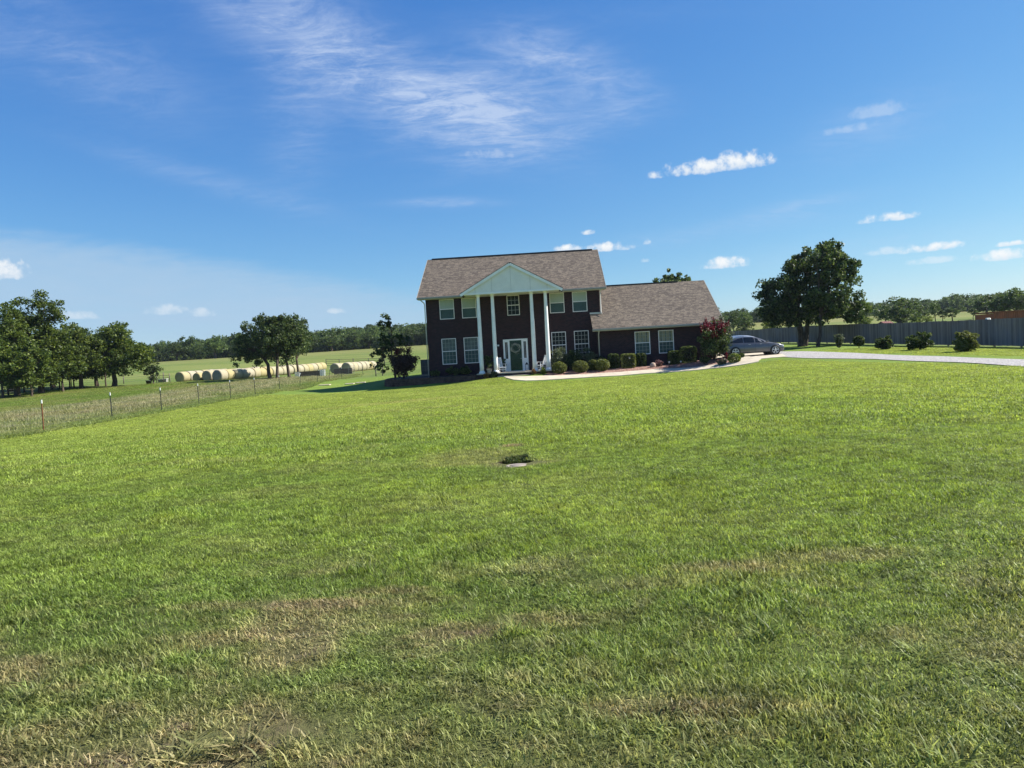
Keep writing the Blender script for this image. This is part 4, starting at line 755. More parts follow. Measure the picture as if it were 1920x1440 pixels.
sh(852, 57.4, 1.9, .75, 'dark spreading juniper below the leftmost lower window', kind='loose', leaf='big', seed=40, size=.05, z=bed_top, name='juniper'); sh(874, 57.2, 1.3, .7, 'dark green shrub below the second lower window', kind='loose', leaf='hedge', seed=41, size=.05, z=bed_top); sh(817, 57.3, 1.1, .5, 'low dark shrub at the left corner of the house', kind='loose', leaf='big', seed=42, z=bed_top)
sh(758, 58.2, 2.6, 2.3, 'dense dark red leaved shrub at the left end of the retaining wall', kind='loose', leaf='dkred', seed=43, size=.065, n=8500, dens=2.2, z=bed_top, d=2.0, flowers=('redf', .5, .9))
# ================================================================== CARS
def car(x, y, z, rz, paint, label, L=(-2.45, 2.25), wb=1.48, s=1.0):
    e = empty('parked_car', (x, y, z), rz, label, 'car'); e.scale = (s, s, s)
    X = np.array([-2.45, -2.42, -2.3, -1.95, -1.6, -1.2, -.7, -.2, .2, .6, 1.05, 1.4, 1.75, 2.05, 2.2, 2.26])
    T = np.array([.62, .9, 1.02, 1.2, 1.33, 1.42, 1.46, 1.44, 1.36, 1.22, 1.0, .93, .86, .75, .64, .55]); B_ = np.array([.60, .88, .97, .98, .98, .97, .96, .95, .94, .93, .92, .88, .81, .70, .60, .52])
    Wd = np.array([.70, .76, .82, .88, .91, .92, .92, .92, .92, .92, .92, .91, .88, .82, .72, .6]); RW = np.array([.66, .68, .66, .60, .585, .6, .61, .61, .605, .61, .68, .76, .76, .72, .64, .54]); ZB = np.array([.42, .32, .26, .22, .2, .19, .19, .19, .19, .19, .19, .2, .2, .2, .24, .34])
    def ring(i, xx=None):
        t = np.interp(xx, X, np.arange(len(X))) if xx is not None else i; k = int(min(t, len(X) - 2)); f = t - k; g = lambda A: A[k] * (1 - f) + A[k + 1] * f
        w, r, zt, zb, bl = g(Wd), g(RW), g(T), g(ZB), g(B_); h = [(w * .86, zb), (w * .97, zb + .08), (w * 1.0, zb + .28 if bl > .7 else (zb + bl) / 2), (w * .985, bl - .06), (w * .94, bl), (r, zt - .035), (r * .82, zt), (0, zt + .012)]
        return (xx if xx is not None else X[i]), h
    mb = MB(); vs = []; n = 15
    for i in range(len(X)):
        xx, h = ring(i); vs += [(xx, a, b) for a, b in h] + [(xx, -a, b) for a, b in h[:-1][::-1]]
    fs = [(i * n + k, i * n + (k + 1) % n, (i + 1) * n + (k + 1) % n, (i + 1) * n + k) for i in range(len(X) - 1) for k in range(n)] + [tuple(range(n))[::-1], tuple(range((len(X) - 1) * n, len(X) * n))]
    mb.add(vs, fs, True); body = mb.build('body', M_[paint], e); m = body.modifiers.new('edge', 'EDGE_SPLIT'); m.split_angle = math.radians(38)
    def sidewin(x0, x1, s_, t0=.06, t1=.9, skew=0., cut0=0., cut1=0.):
        q = MB(); V = []; N = 7
        for k in range(N):
            xx = x0 + (x1 - x0) * k / (N - 1); _, h = ring(0, xx); a, b = np.array(h[4]), np.array(h[5]); f = k / (N - 1); tt = t1 - cut0 * (1 - f) ** 2 - cut1 * f ** 2
            for t in (t0, max(tt, t0 + .02)): p = a + (b - a) * t; V.append((xx, s_ * (p[0] + .012), p[1] + .004))
        q.add(V, [(2 * k, 2 * k + 2, 2 * k + 3, 2 * k + 1) for k in range(N - 1)]); q.build('side_window', M_['cglass'], e)
    for s_ in (-1, 1): sidewin(-1.85, -.86, s_, cut0=.55); sidewin(-.8, -.02, s_); sidewin(.04, .98, s_, cut1=.5)
    for nm, x0, x1 in (('windshield', .22, 1.0), ('rear_window', -2.25, -1.62)):
        q = MB(); V = []
        for k in range(6):
            xx = x0 + (x1 - x0) * k / 5; _, h = ring(0, xx)
            for a in (-1, -.5, .5, 1): V.append((xx, a * h[5][0] * .93, h[6][1] + (.018 if abs(a) < 1 else -.012)))
        q.add(V, [(4 * k + j, 4 * k + 4 + j, 4 * k + 5 + j, 4 * k + 1 + j) for k in range(5) for j in range(3)], True); q.build(nm, M_['cglass'], e)
    for wx in (-wb, wb):
        for s_ in (-1, 1):
            q = MB(); q.lathe([(.36, s_ * .62), (.385, s_ * .915), (.36, s_ * .925)], 24, (wx, 0, .345), 'y'); q.build('wheel_arch', M_['black'], e)
            q = MB(); q.lathe([(.22, s_ * .7), (.32, s_ * .72), (.335, s_ * .78), (.335, s_ * .9), (.32, s_ * .94), (.25, s_ * .945)], 28, (wx, 0, .335), 'y'); wh = q.build('wheel', M_['tyre'], e)
            q = MB()
            for k in range(5):
                a = 2 * math.pi * k / 5 + .3; ca, sa = math.cos(a), math.sin(a)
                for d in (-.12, .12): q.bar((wx, s_ * .952, .335), (wx + .235 * math.cos(a + d), s_ * .952, .335 + .235 * math.sin(a + d)), .035, .05)
            N = 28; V = [(wx + r * math.cos(2 * math.pi * k / N), s_ * .955, .335 + r * math.sin(2 * math.pi * k / N)) for r in (.225, .255) for k in range(N)]; q.add(V, [(k, (k + 1) % N, N + (k + 1) % N, N + k) for k in range(N)]); q.lathe([(.05, s_ * .95), (.045, s_ * .97)], 10, (wx, 0, .335), 'y'); q.build('rim', M_['rim'], wh)
    for s_ in (-1, 1):
        q = MB(); q.add([(2.0, s_ * .80, .66), (2.2, s_ * .68, .6), (2.19, s_ * .66, .69), (1.78, s_ * .85, .79), (1.8, s_ * .88, .74)], [(0, 1, 2, 3, 4)]); q.build('headlight', M_['lamp'], e)
        MB().add([(-2.44, s_ * .6, .78), (-2.3, s_ * .83, .8), (-2.18, s_ * .83, .96), (-2.37, s_ * .62, .97)], [(0, 1, 2, 3)]).build('taillight', M_['red'], e)
        q = MB(); q.box(.78, .98, min(s_ * .93, s_ * 1.1), max(s_ * .93, s_ * 1.1), .97, 1.1); q.build('mirror', M_[paint], e, bevel=.03)
        q = MB(); q.box(-.5, -.34, min(s_ * .925, s_ * .955), max(s_ * .925, s_ * .955), .84, .865); q.box(.34, .5, min(s_ * .925, s_ * .955), max(s_ * .925, s_ * .955), .84, .865); q.build('door_handle', M_['rim'], e)
        q = MB(); [q.box(a - .004, a + .004, min(s_ * .918, s_ * .9235), max(s_ * .918, s_ * .9235), .28, .9) for a in (-.83, .01, 1.0)]; q.box(-1.05, 1.05, min(s_ * .87, s_ * .912), max(s_ * .87, s_ * .912), .2, .27); q.build('door_seam', M_['black'], e)
    MB().box(2.13, 2.27, -.45, .45, .36, .5).build('grille', M_['black'], e); MB().box(2.0, 2.3, -.72, .72, .24, .3).build('bumper', M_['black'], e, bevel=.02)
    MB().box(-2.3, 2.0, -.7, .7, .2, .3).build('underbody', M_['black'], e)
    return e
x, y_, z = at(1409.5, 54.0); car(x, y_, z + .04, math.radians(-1), 'paint', 'dark grey hatchback parked beside the garage')
x, y_, z = at(1372, 60.5); car(x, y_, z + .03, math.radians(183), 'silver', 'silver hatchback parked behind the dark grey car', s=1.07)

# ================================================================== FENCES
def wood_fence():
    e = empty('privacy_fence', (31.4, 76, 0), 0, 'long weathered board privacy fence behind the gravel drive', 'fence'); rg = np.random.default_rng(9)
    y = 34.; 
    while y < 128:
        ln = 2.44; z0 = gz(31.4, y); z1 = gz(31.4, y + ln); q = MB(); k = 0; st = rg.normal() * .012
        while k * .142 < ln - .02:
            t = k * .142; g = z0 + (z1 - z0) * t / ln; a = y + t; q.box(-.012 + rg.normal() * .003, .012, a + .003 - 76, a + .139 - 76, g + .09 + rg.random() * .03, g + 1.83 + st + rg.normal() * .008); k += 1
        q.build('fence_panel', M_['fence'], e); q = MB(); q.bar((.035, y - 76, z0 + .4), (.035, y + ln - .004 - 76, z1 + .4), .04, .09); q.bar((.035, y - 76, z0 + 1.5), (.035, y + ln - .004 - 76, z1 + 1.5), .04, .09); q.build('rail', M_['post'], e)
        MB().box(.056, .146, y - .045 - 76, y + .045 - 76, z0 - .3, z0 + 1.75).build('post', M_['post'], e); y += ln
wood_fence()
def wire_fence():
    px = [(82, 809.6, 1.18), (211, 786, 1.18), (303.3, 771.6, 1.15), (373.6, 759.3, 1.15), (432.8, 749, 1.18), (479, 741.4, 1.2), (524.5, 732.3, 1.2), (561.7, 725.8, 1.2), (594, 718, 1.2), (617, 713.5, 1.2), (641, 710.7, 1.2), (681, 703, 1.2)]
    e = empty('wire_fence', (-20, 50, -.6), 0, 'wire farm fence on thin steel posts between lawn and pasture', 'fence'); O = np.array([-20, 50, -.6]); P = []
    for i, (a, b, h) in enumerate(px):
        x, y, z = hit(a, b); P.append((x, y, z)); 
    P = [P[0]] + P[1:]; x0 = P[0]; pre = [(-20., 25.2, gz(-20., 25.2)), (-20., 20.1, gz(-20., 20.1)), (-20., 15., gz(-20., 15.))]
    A = pre[::-1] + P; rg = np.random.default_rng(4)
    for i, p in enumerate(A):
        p = np.array(p) - O; h = 1.36; lean = (rg.normal() * .02, 0, 0) if i < 10 else (rg.normal() * .07 + (.16 if i in (10, 11, 12) else 0), 0, 0); top = (p[0] + lean[0], p[1], p[2] + h); q = MB(); q.bar(p - np.array([0, 0, .2]), top, .036, .03, (0, 1, 0))
        po = q.build('steel_post', M_['rust' if i == 3 else 'green_post'], e, label='rusty red steel post' if i == 3 else None); d = (np.array(top) - p) / h; MB().bar(np.array(top) - d * .14, np.array(top) + d * .01, .042, .036, (0, 1, 0)).build('white_tip', M_['white'], po)
    q = MB()
    for hh in (.12, .28, .44, .62, .82, 1.02):
        for a, b in zip(A[:-1], A[1:]): a = np.array(a) - O; b = np.array(b) - O; q.tube([a + (0, 0, hh), (a + b) / 2 + (0, 0, hh - .015), b + (0, 0, hh)], .0028, 3, False)
    for a, b in zip(A[:6], A[1:7]):
        a = np.array(a) - O; b = np.array(b) - O; 
        for t in np.arange(.03, 1, .03): p = a + (b - a) * t; q.tube([p + (0, 0, .1), p + (0, 0, .62)], .0018, 3, False)
    q.build('wire_mesh', M_['wire'], e)
wire_fence()
def post_fence(name, pts, h, pm, rails, rm, label, r=.06, step=3., cat='fence', rr=.012, posts='fence_post'):
    P = resample(pts, max(2, int(sum(np.linalg.norm(np.diff(np.array(pts), axis=0), axis=1)) / step) + 1)); O = np.array([P[0][0], P[0][1], gz(*P[0])]); e = empty(name, O, 0, label, cat); rg = np.random.default_rng(int(abs(P[0][0]) * 7))
    Q = [np.array([a, b, gz(a, b)]) - O for a, b in P]
    for p in Q: MB().tube([p - (0, 0, .2), p + (rg.normal() * .03, 0, h * (1 + rg.normal() * .05))], r, 6).build(posts, M_[pm], e)
    q = MB()
    for z in rails:
        for a, b in zip(Q[:-1], Q[1:]): q.tube([a + (0, 0, z), b + (0, 0, z)], rr, 4, False)
    q.build('rails', M_[rm], e); return e
post_fence('pasture_fence', [at(-60, 84)[:2], at(60, 93)[:2], at(150, 98)[:2], at(215, 102)[:2], at(283, 104)[:2]], 1.25, 'post', (.3, .6, .9, 1.15), 'wire', 'wooden post fence in the shade under the left trees', step=3.2, r=.07)
post_fence('pipe_corral', [at(612, 136)[:2], at(650, 132)[:2], at(700, 128)[:2], at(752, 124)[:2]], 1.5, 'pipe', (.25, .65, 1.05, 1.4), 'pipe', 'dark pipe corral fence behind the right group of hay bales', r=.07, rr=.035, step=4.)
post_fence('farm_gate', [at(294, 101)[:2], at(319, 100)[:2]], 1.35, 'post', (.35, .65, 1.0), 'pipe', 'small dark pipe gate between the left trees and the hay bales', r=.07, rr=.025, step=1.1, cat='gate')
post_fence('corral_gate', [at(705, 83)[:2], at(712, 83)[:2], at(717.5, 83)[:2]], 1.15, 'post', (.3, .8), 'wire', 'three dark posts of a gateway right of the hay bales', r=.06, step=.45, cat='gate')
# wind-break panels, crates and trough by the bales
def pbox(name, px, Y, w_, d, h, m, label, cat, rz=0., lid=True, z=0.):
    x, y, g = at(px, Y); e = empty(name, (x, y, g + z), rz, label, cat); q = MB(); q.box(-w_ / 2, w_ / 2, -d / 2, d / 2, -.1, h); q.build('body', M_[m], e, bevel=.02)
    q = MB(); n = max(2, int(w_ / .35)); [q.box(-w_ / 2 + w_ * k / n - .02, -w_ / 2 + w_ * k / n + .02, -d / 2 - .02, -d / 2 - .003, 0, h - .03) for k in range(n + 1)]; q.box(-w_ / 2 - .02, w_ / 2 + .02, -d / 2 - .03, d / 2 + .02, h, h + .04); q.build('rib', M_[m], e); return e
pbox('feed_bunk', 584, 98, 3.1, .5, .72, 'board', 'long brown board feed bunk in front of the hay bales', 'feed bunk')
pbox('feed_bunk', 644, 99, 2.5, .3, .75, 'board', 'dark brown board panel in front of the right bale group', 'feed bunk')
for px, Y, lb in ((558.5, 97.5, 'small white crate at the left end of the feed bunk'), (605.5, 97.5, 'taller white crate at the right end of the feed bunk')):
    x, y, g = at(px, Y); e = empty('white_crate', (x, y, g), 0, lb, 'crate', 'white crates beside the feed bunk'); hh = .62 if px < 600 else .9; q = MB(); [q.box(-.3, .3, -.3 , -.27, a, a + .12) for a in np.arange(0, hh, .2)]; [q.box(-.3, .3, .27, .3, a, a + .12) for a in np.arange(0, hh, .2)]; q.build('slats', M_['white'], e); q = MB(); [q.box(a - .03, a + .03, b - .03, b + .03, 0, hh) for a in (-.28, 0, .28) for b in (-.24, .24)]; q.build('posts', M_['white'], e)
x, y, g = at(659, 98.5); e = empty('gate_panel', (x, y, g), 0, 'pale metal gate panel leaning in front of the right bale group', 'gate panel'); q = MB(); [q.bar((-.4, 0, a), (.4, 0, a), .03, .04) for a in (.1, .35, .6, .85, 1.1)]; [q.bar((a, 0, 0), (a, 0, 1.15), .04, .04) for a in (-.4, .4)]; q.build('frame', M_['trim'], e)
x, y, g = at(306, 101.5); e = empty('water_trough', (x, y, g), 0, 'low pale water trough beside the small gate', 'trough'); q = MB(); q.box(-.6, .6, -.3, .3, 0, .42); q.build('body', M_['trim'], e, bevel=.05); MB().box(-.63, .63, -.33, .33, .42, .46).build('rim', M_['white'], e)
x, y, g = at(279.5, 97.5); e = empty('feed_tub', (x, y, g), 0, 'dark tub on the grass beside the small cedar', 'tub'); MB().lathe([(.3, 0), (.4, .5), (.42, .52), (.36, .52), (.3, .3)], 14).build('body', M_['black'], e); MB().lathe([(.43, .46), (.45, .49), (.43, .52)], 14).build('rim', M_['acm'], e)
for px, py, w_, lb in ((609, 722.3, 1.1, 'flat white stone slab nearest the tip of the house shadow'), (656, 720, .9, 'flat white stone slab, middle of the three beside the shadow'), (676.5, 717.8, .95, 'flat white stone slab closest to the dark tree')):
    x, y, g = hit(px, py); o = MB().box(-w_ / 2, w_ / 2, -.35, .35, -.02, .07).build('stone_slab', M_['conc'], None, (x, y, g), bevel=.03); tag(o, lb, 'stone slab', 'white stone slabs')

# ================================================================== HAY BALES
def bale_mesh(seed, r=.78, L=1.47):
    rg = np.random.default_rng(seed); q = MB(); n = 26; xs = [0, .015, .07, .3, .6, .9, 1.2, 1.43, 1.485, 1.5]; rr = [.0, .74, .97, 1, 1.005, 1.0, 1.005, .97, .74, .0]; vs = []
    xs = [0, 0, .06] + list(np.linspace(.15, L - .15, 7)) + [L - .06, L, L]; rr = [.5, .86, .965] + [1.] * 7 + [.965, .86, .5]
    for i, (x, s) in enumerate(zip(xs, rr)):
        for k in range(n):
            a = 2 * math.pi * k / n; R = r * s * (1 + .012 * math.sin(3 * a + seed) + rg.normal() * .006); zz = R * math.sin(a); zz = max(zz, -r * .9); vs.append((R * math.cos(a), x + (rg.normal() * .01 if 2 < i < len(xs) - 3 else 0), zz + r * .9))
    m = len(xs); q.add(vs, [(i * n + k, (i + 1) * n + k, (i + 1) * n + (k + 1) % n, i * n + (k + 1) % n) for i in range(m - 1) for k in range(n)], True); q.add(vs[:n], [tuple(range(n))]); q.add(vs[-n:], [tuple(range(n))[::-1]])
    me = bpy.data.meshes.new('bale'); me.from_pydata(q.v, [], q.f); me.polygons.foreach_set('use_smooth', q.sm); me.materials.append(M_['hay']); me.update(); return me
BM = [bale_mesh(k) for k in range(5)]
ORD = ['first', 'second', 'third', 'fourth', 'fifth', 'sixth', 'seventh', 'eighth', 'ninth', 'tenth', 'eleventh', 'twelfth', 'thirteenth', 'fourteenth', 'fifteenth', 'sixteenth', 'seventeenth', 'eighteenth', 'nineteenth']
rgb = np.random.default_rng(11)
def row(x0, y0, n, desc, ang=12.7, s=1., step=1.58):
    a = math.radians(ang); ux, uy = math.sin(a), math.cos(a)
    for k in range(n):
        x = x0 + ux * step * k + rgb.normal() * .05; y = y0 + uy * step * k + rgb.normal() * .03
        o = link_mesh('hay_bale', BM[(k * 2 + n) % 5], None, (x, y, gz(x, y) - .05), -a + rgb.normal() * .025); ss = s * (1 + rgb.normal() * .025); o.scale = (ss, 1, ss)
        tag(o, 'round hay bale, %s from the near end of %s' % (ORD[k], desc), 'hay bale', 'round hay bales lying in long rows')
row(-45.9, 98.2, 7, 'the leftmost row'); row(-43.2, 97.6, 4, 'the low second row', s=.82); row(-41.5, 96.8, 15, 'the row just behind the longest'); row(-39.5, 95.4, 19, 'the longest row')
row(-26.1, 105.0, 5, 'the small left row by the corral'); row(-24.3, 104.6, 7, 'the small right row by the corral', ang=10)

# ================================================================== TREES
T1 = tree_meshes('oak_a', [(-2.6, 0, 5.4, 2.3, 2.4, 1.9), (-.6, .3, 6.8, 2.6, 2.4, 1.7), (1.6, 0, 5.6, 2.2, 2.3, 1.9), (-3.4, 0, 3.4, 1.7, 1.8, 1.5), (-1.8, .2, 3.0, 1.8, 1.6, 1.0), (0, .5, 4.2, 2.4, 2.2, 1.4)], [(0, 0, .26, -.5, 0, 2.9)], n=190, rc=.62, leaves=75, size=.12, seed=21, shell=.35, leaf='big')
T2 = tree_meshes('oak_b', [(0, 0, 5.3, 2.4, 2.3, 2.2), (-1.2, 0, 4.2, 1.8, 1.8, 1.4), (1.5, 0, 4.0, 2.0, 1.8, 1.6), (.4, .2, 6.6, 1.7, 1.7, 1.3)], [(0, 0, .2, .2, 0, 2.4)], n=150, rc=.6, leaves=75, size=.12, seed=22, shell=.35, leaf='big')
C1 = 'trees growing among the hay bales'
def pt(ms, px, Y, label, group=None, **k): x, y, z = at(px, Y); return place_tree(ms, x, y, label, group, **k)
pt(T1, 507, 93, 'spreading dark oak at the left of the clump among the hay bales', C1, name='oak_tree', s=(.98, .9, .98)); pt(T2, 520, 92, 'oak whose trunk stands close beside the left oak of the hay bale clump', C1, name='oak_tree', s=(1., 1, 1.15), rz=1.2)
pt(T2, 543, 94, 'oak with straight trunk, third from the left in the hay bale clump', C1, name='oak_tree', s=(1.05, 1, 1.13), rz=3.5); pt(T2, 560, 101, 'rightmost and slimmest oak of the clump among the hay bales', C1, name='oak_tree', s=(.9, .9, 1.1), rz=4.4)
TL = tree_meshes('tall_oak', [(0, 0, 5.0, 2.6, 2.5, 2.2), (-.8, 0, 7.6, 2.2, 2.1, 2.0), (.9, .3, 9.0, 1.9, 1.8, 1.9), (-1.5, 0, 10.4, .9, .9, 1.8), (.5, 0, 11.3, .8, .8, 1.6), (2.4, 0, 10.2, .8, .8, 1.2), (2.2, 0, 6.5, 1.6, 1.6, 1.4), (0, -1, 3.4, 2.9, 2.2, 1.5), (1.8, -1.2, 2.8, 1.6, 1.5, 1.1)], [(0, 0, .33, .1, 0, 4.2)], n=270, rc=.66, leaves=75, size=.13, seed=31, leaf='oak', shell=.4)
TM = tree_meshes('spreading_oak', [(0, 0, 5.3, 3.2, 3., 1.9), (-2.3, 0, 4.0, 1.9, 2, 1.7), (2.6, 0, 4.4, 2.3, 2.1, 1.3), (.5, 0, 7.0, 2.3, 2.2, 1.4), (3.6, 0, 3.2, 1.4, 1.5, .8), (-.4, -1, 3.0, 2.3, 1.8, 1.3), (2.2, -1, 3., 1.8, 1.5, 1.2), (-2.6, -.5, 5.6, 1.4, 1.4, 1.1)], [(0, 0, .3, .1, 0, 2.2)], n=250, rc=.62, leaves=75, size=.13, seed=32, shell=.4)
TS = tree_meshes('small_oak', [(0, 0, 3.7, 1.9, 1.8, 1.7), (-.9, 0, 2.6, 1.2, 1.2, 1.), (1.1, 0, 2.9, 1.3, 1.2, 1.1), (.2, 0, 5.2, 1.2, 1.2, .9), (-.6, -.3, 1.7, 1.2, 1., .7)], [(0, 0, .12, .1, 0, 1.8)], n=130, rc=.52, leaves=75, size=.12, seed=33, shell=.35)
CL = 'trees of the grove on the left edge'
pt(TL, 78, 87, 'tallest tree of the left grove with upright branches at the top', CL, s=(1.05, 1.05, 1.0)); pt(TM, 153, 93, 'wide round tree in the middle of the left grove', CL, s=(.92, .95, 1.04), rz=2.6); pt(TM, 215, 95.5, 'rightmost large tree of the left grove with thick dark trunk', CL, s=(1.12, 1.05, 1.03))
pt(TL, 32, 83, 'tree with pale trunk near the left edge of the photo', CL, s=(.95, 1, .88), rz=2.); pt(TL, -22, 84, 'tree cut by the left edge of the photo', CL, s=(1.1, 1.1, .86), rz=4); pt(TM, -75, 86, 'wide tree just beyond the left edge', CL, s=(1.2, 1.1, 1.2), rz=1.)
pt(TM, 182, 99, 'wide tree filling the gap behind the middle and rightmost trees of the left grove', CL, s=(.95, .9, .9), rz=5.2); pt(TS, 118, 88, 'smaller bushy tree between the tallest and the middle tree of the left grove', CL, s=(1.2, 1.1, 1.1), rz=.5); pt(TS, 60, 80.5, 'low leafy tree in front at the foot of the left grove', CL, s=(1.25, 1.1, 1.05), rz=1.7); pt(TS, 6, 79, 'low leafy tree at the very left edge of the grove', CL, s=(1.3, 1.1, 1.1), rz=3.); pt(TS, 199, 99, 'thin trunked small tree just left of the thick dark trunk', CL, s=(.9, .9, 1.1), rz=5.)
pt(TM, 100, 101, 'wide tree added for shade behind the tallest tree of the left grove', CL, s=(1.1, 1, .95), rz=4.); pt(TM, 20, 97, 'wide tree added for shade in the back of the left grove at the photo edge', CL, s=(1.2, 1, .95), rz=.3)  # two extra trees added to darken the foot of the grove
for k, (px, Y, lb) in enumerate(((98, 96, 'thin sapling behind the tallest tree of the left grove'), (112, 97, 'leaning thin sapling left of the middle tree'), (131, 98, 'thin straight sapling near the middle tree'), (139, 97.5, 'thin sapling touching the middle tree trunk'), (46, 92, 'thin sapling between the two left trunks'), (16, 88, 'thin sapling at the left edge of the grove'))):
    pt(TS, px, Y, lb, 'thin saplings in the left grove', s=(.8, .8, 1.05), rz=k * 1.1)
TC = tree_meshes('cedar', [(0, 0, 1.3, .9, .9, 1.1), (.2, 0, 2.4, .6, .6, .9), (-.8, 0, 1.9, .5, .5, .6), (1.1, 0, 2.2, .5, .4, .4)], [(0, 0, .09, .05, 0, 1.8)], n=46, rc=.32, leaves=42, size=.09, seed=35, leaf='big', shell=.2)
pt(TC, 288, 96, 'small scrawny cedar between the left grove and the hay bales', name='cedar_tree', s=(1., 1, .98)); 
TG = tree_meshes('scraggly', [(-.2, 0, 3.4, .75, .7, 1.0), (.1, 0, 4.6, .55, .5, .55), (-.5, 0, 2.3, 1.1, .8, .7), (.9, 0, 3.1, .9, .7, .6), (-.9, 0, 1.2, .7, .6, .7), (-1.15, 0, 2.2, .6, .4, .3), (.0, 0, 5.15, .3, .3, .25), (-.55, 0, 4.65, .3, .25, .2)], [(.3, 0, .08, -.2, 0, 2.6)], n=70, rc=.26, leaves=26, size=.10, seed=36, leaf='big', shell=.2, limbs=16)
pt(TG, 735, 59.5, 'tall scraggly young tree with open crown left of the house', name='young_tree', z=bed_top, s=(1.04, 1.04, 1.0)); 
# right pair by the drive
TR = tree_meshes('broad_tree', [(-2.0, 0, 5.4, 2.35, 2.3, 1.9), (0.2, 0, 7.1, 2.1, 2.2, 1.8), (-2.9, 0, 3.6, 1.5, 1.7, 1.25), (.0, 0, 4.2, 2.2, 2, 1.6), (-3.7, 0, 5.2, .8, .9, 1.4), (1.2, .4, 8.4, 1.2, 1.2, 1.0), (-2.2, -.5, 2.9, 1.7, 1.5, .9), (1.6, -.6, 3.0, 1.9, 1.5, .9)], [(-.12, 0, .36, -.3, 0, 3.0), (.32, .1, .27, .5, 0, 3.2)], n=260, rc=.62, leaves=85, size=.13, seed=41, leaf='big', shell=.3)
TQ = tree_meshes('broad_tree_b', [(1.4, 0, 8.0, 1.9, 1.8, 1.6), (1.4, 0, 5.4, 2.3, 2.2, 2.0), (2.9, 0, 3.6, 1.6, 1.6, 1.3), (0.6, 0, 3.9, 1.6, 1.5, 1.2), (3.2, 0, 6.6, 1.0, 1, .7), (4.0, 0, 7.7, .75, .6, .55), (1.9, 0, 9.2, 1.0, .9, .6), (3.6, -.4, 2.9, 1.4, 1.2, .8)], [(0, 0, .17, .35, 0, 3.0)], n=235, rc=.58, leaves=85, size=.13, seed=42, leaf='big', shell=.3)
CR = 'pair of broad leaved trees by the board fence'
x, y, z = hit(1505, 649); place_tree(TR, x, y, 'large dark tree with a thick double trunk beside the board fence', CR, s=(.88, .92, .97)); x, y, z = hit(1534, 649.5); place_tree(TQ, x, y, 'tree with single slanting trunk growing into the large double-trunked one', CR, s=(.93, .95, .98))
TB = tree_meshes('back_tree', [(0, 0, 6.5, 2.2, 2, 2.2), (-1.4, 0, 8.0, .6, .6, 1.0), (-.4, 0, 8.9, .5, .5, 1.3), (.5, 0, 8.5, .5, .5, 1.2), (1.4, 0, 8.0, .5, .5, 1.1), (2.0, 0, 7.3, .6, .5, .6)], [(0, 0, .22, 0, 0, 4)], n=90, rc=.42, leaves=45, size=.15, seed=43, leaf='big', shell=.3)
pt(TB, 1268, 86, 'leafy tree top showing above the garage roof', name='tree', z=.9 ,s=(1.05, 1, 1.03))
# drive-side shrubs
GD = 'shrubs between the gravel drive and the board fence'
for px, py, w_, h, kd, lf, lb, k in ((1576, 652.8, .85, 1.15, 'spiky', 'greyl', 'slim upright grey-green shrub nearest the slanting trunk', {}), (1613.6, 654, .82, 1.0, 'round', 'hedge', 'small ball shrub on a short stem by the board fence', dict(stem=.22)), (1664.5, 655.8, 1.25, .95, 'dense', 'hedge', 'wide flat-topped shrub in the middle of the fence row', {}), (1734, 656.2, 1.7, 1.15, 'dense', 'hedge', 'largest rounded shrub of the fence row', {}), (1819, 659.9, 1.25, 1.25, 'dense', 'boxw', 'bushy shrub with stray twigs at the right end of the fence row', {})):
    x, y, z = hit(px, py); shrub('shrub', x, y + w_ * .3, lb, w_, h, kind=kd, leaf=lf, seed=int(px), group=GD, size=.055, n=1800, dens=1.2, **k)
# beyond the fence
FA = tree_meshes('far_a', [(0, 0, 5.2, 3.2, 3., 2.6), (-1.8, 0, 4, 2.2, 2, 2), (2, 0, 4.4, 2.2, 2, 2.2), (0, 0, 7.4, 1.8, 1.8, 1.4)], [(0, 0, .3, 0, 0, 2.4)], n=90, rc=.85, leaves=34, size=.24, seed=51, leaf='wood_', limbs=6)
FB = tree_meshes('far_b', [(0, 0, 4.6, 3.4, 3.2, 3.4), (1.5, 0, 3, 2.6, 2.4, 2.2), (-1.6, 0, 3., 2.4, 2.4, 2.2), (-.6, 0, 7.3, 1.5, 1.5, 1.)], [(0, 0, .3, 0, 0, 1.6)], n=90, rc=.85, leaves=34, size=.24, seed=52, leaf='wood_', limbs=5)
FC = tree_meshes('far_c', [(0, 0, 4.2, 1.9, 1.9, 1.7), (.6, 0, 5.6, 1.2, 1.2, 1)], [(0, 0, .16, 0, 0, 3)], n=46, rc=.6, leaves=32, size=.18, seed=53, leaf='wood_', limbs=6)
FD = tree_meshes('far_d', [(0, 0, 2.4, 2.8, 2.4, 2.3)], [(0, 0, .16, 0, 0, 1)], n=50, rc=.7, leaves=34, size=.2, seed=54, leaf='lite', limbs=5)
GB = 'separate trees in the pasture beyond the board fence'
def ft(ms, px, Y, top, label, wpx=None, **k):
    x, y, z = at(px, Y); base = dict([(id(FA), 9.), (id(FB), 8.5), (id(FC), 6.8), (id(FD), 4.8)])[id(ms)]; hw = dict([(id(FA), 4.2), (id(FB), 4.4), (id(FC), 2.3), (id(FD), 3.2)])[id(ms)]
    d = ray(px, top); zt = EYE + d[2] / d[1] * Y; s = max(.2, (zt - z) / base); sx = (wpx * Y / FPX / 2 / hw) if wpx else s
    place_tree(ms, x, y, label, GB, s=(sx, sx, s), rz=px % 6.28, name='tree', **k)
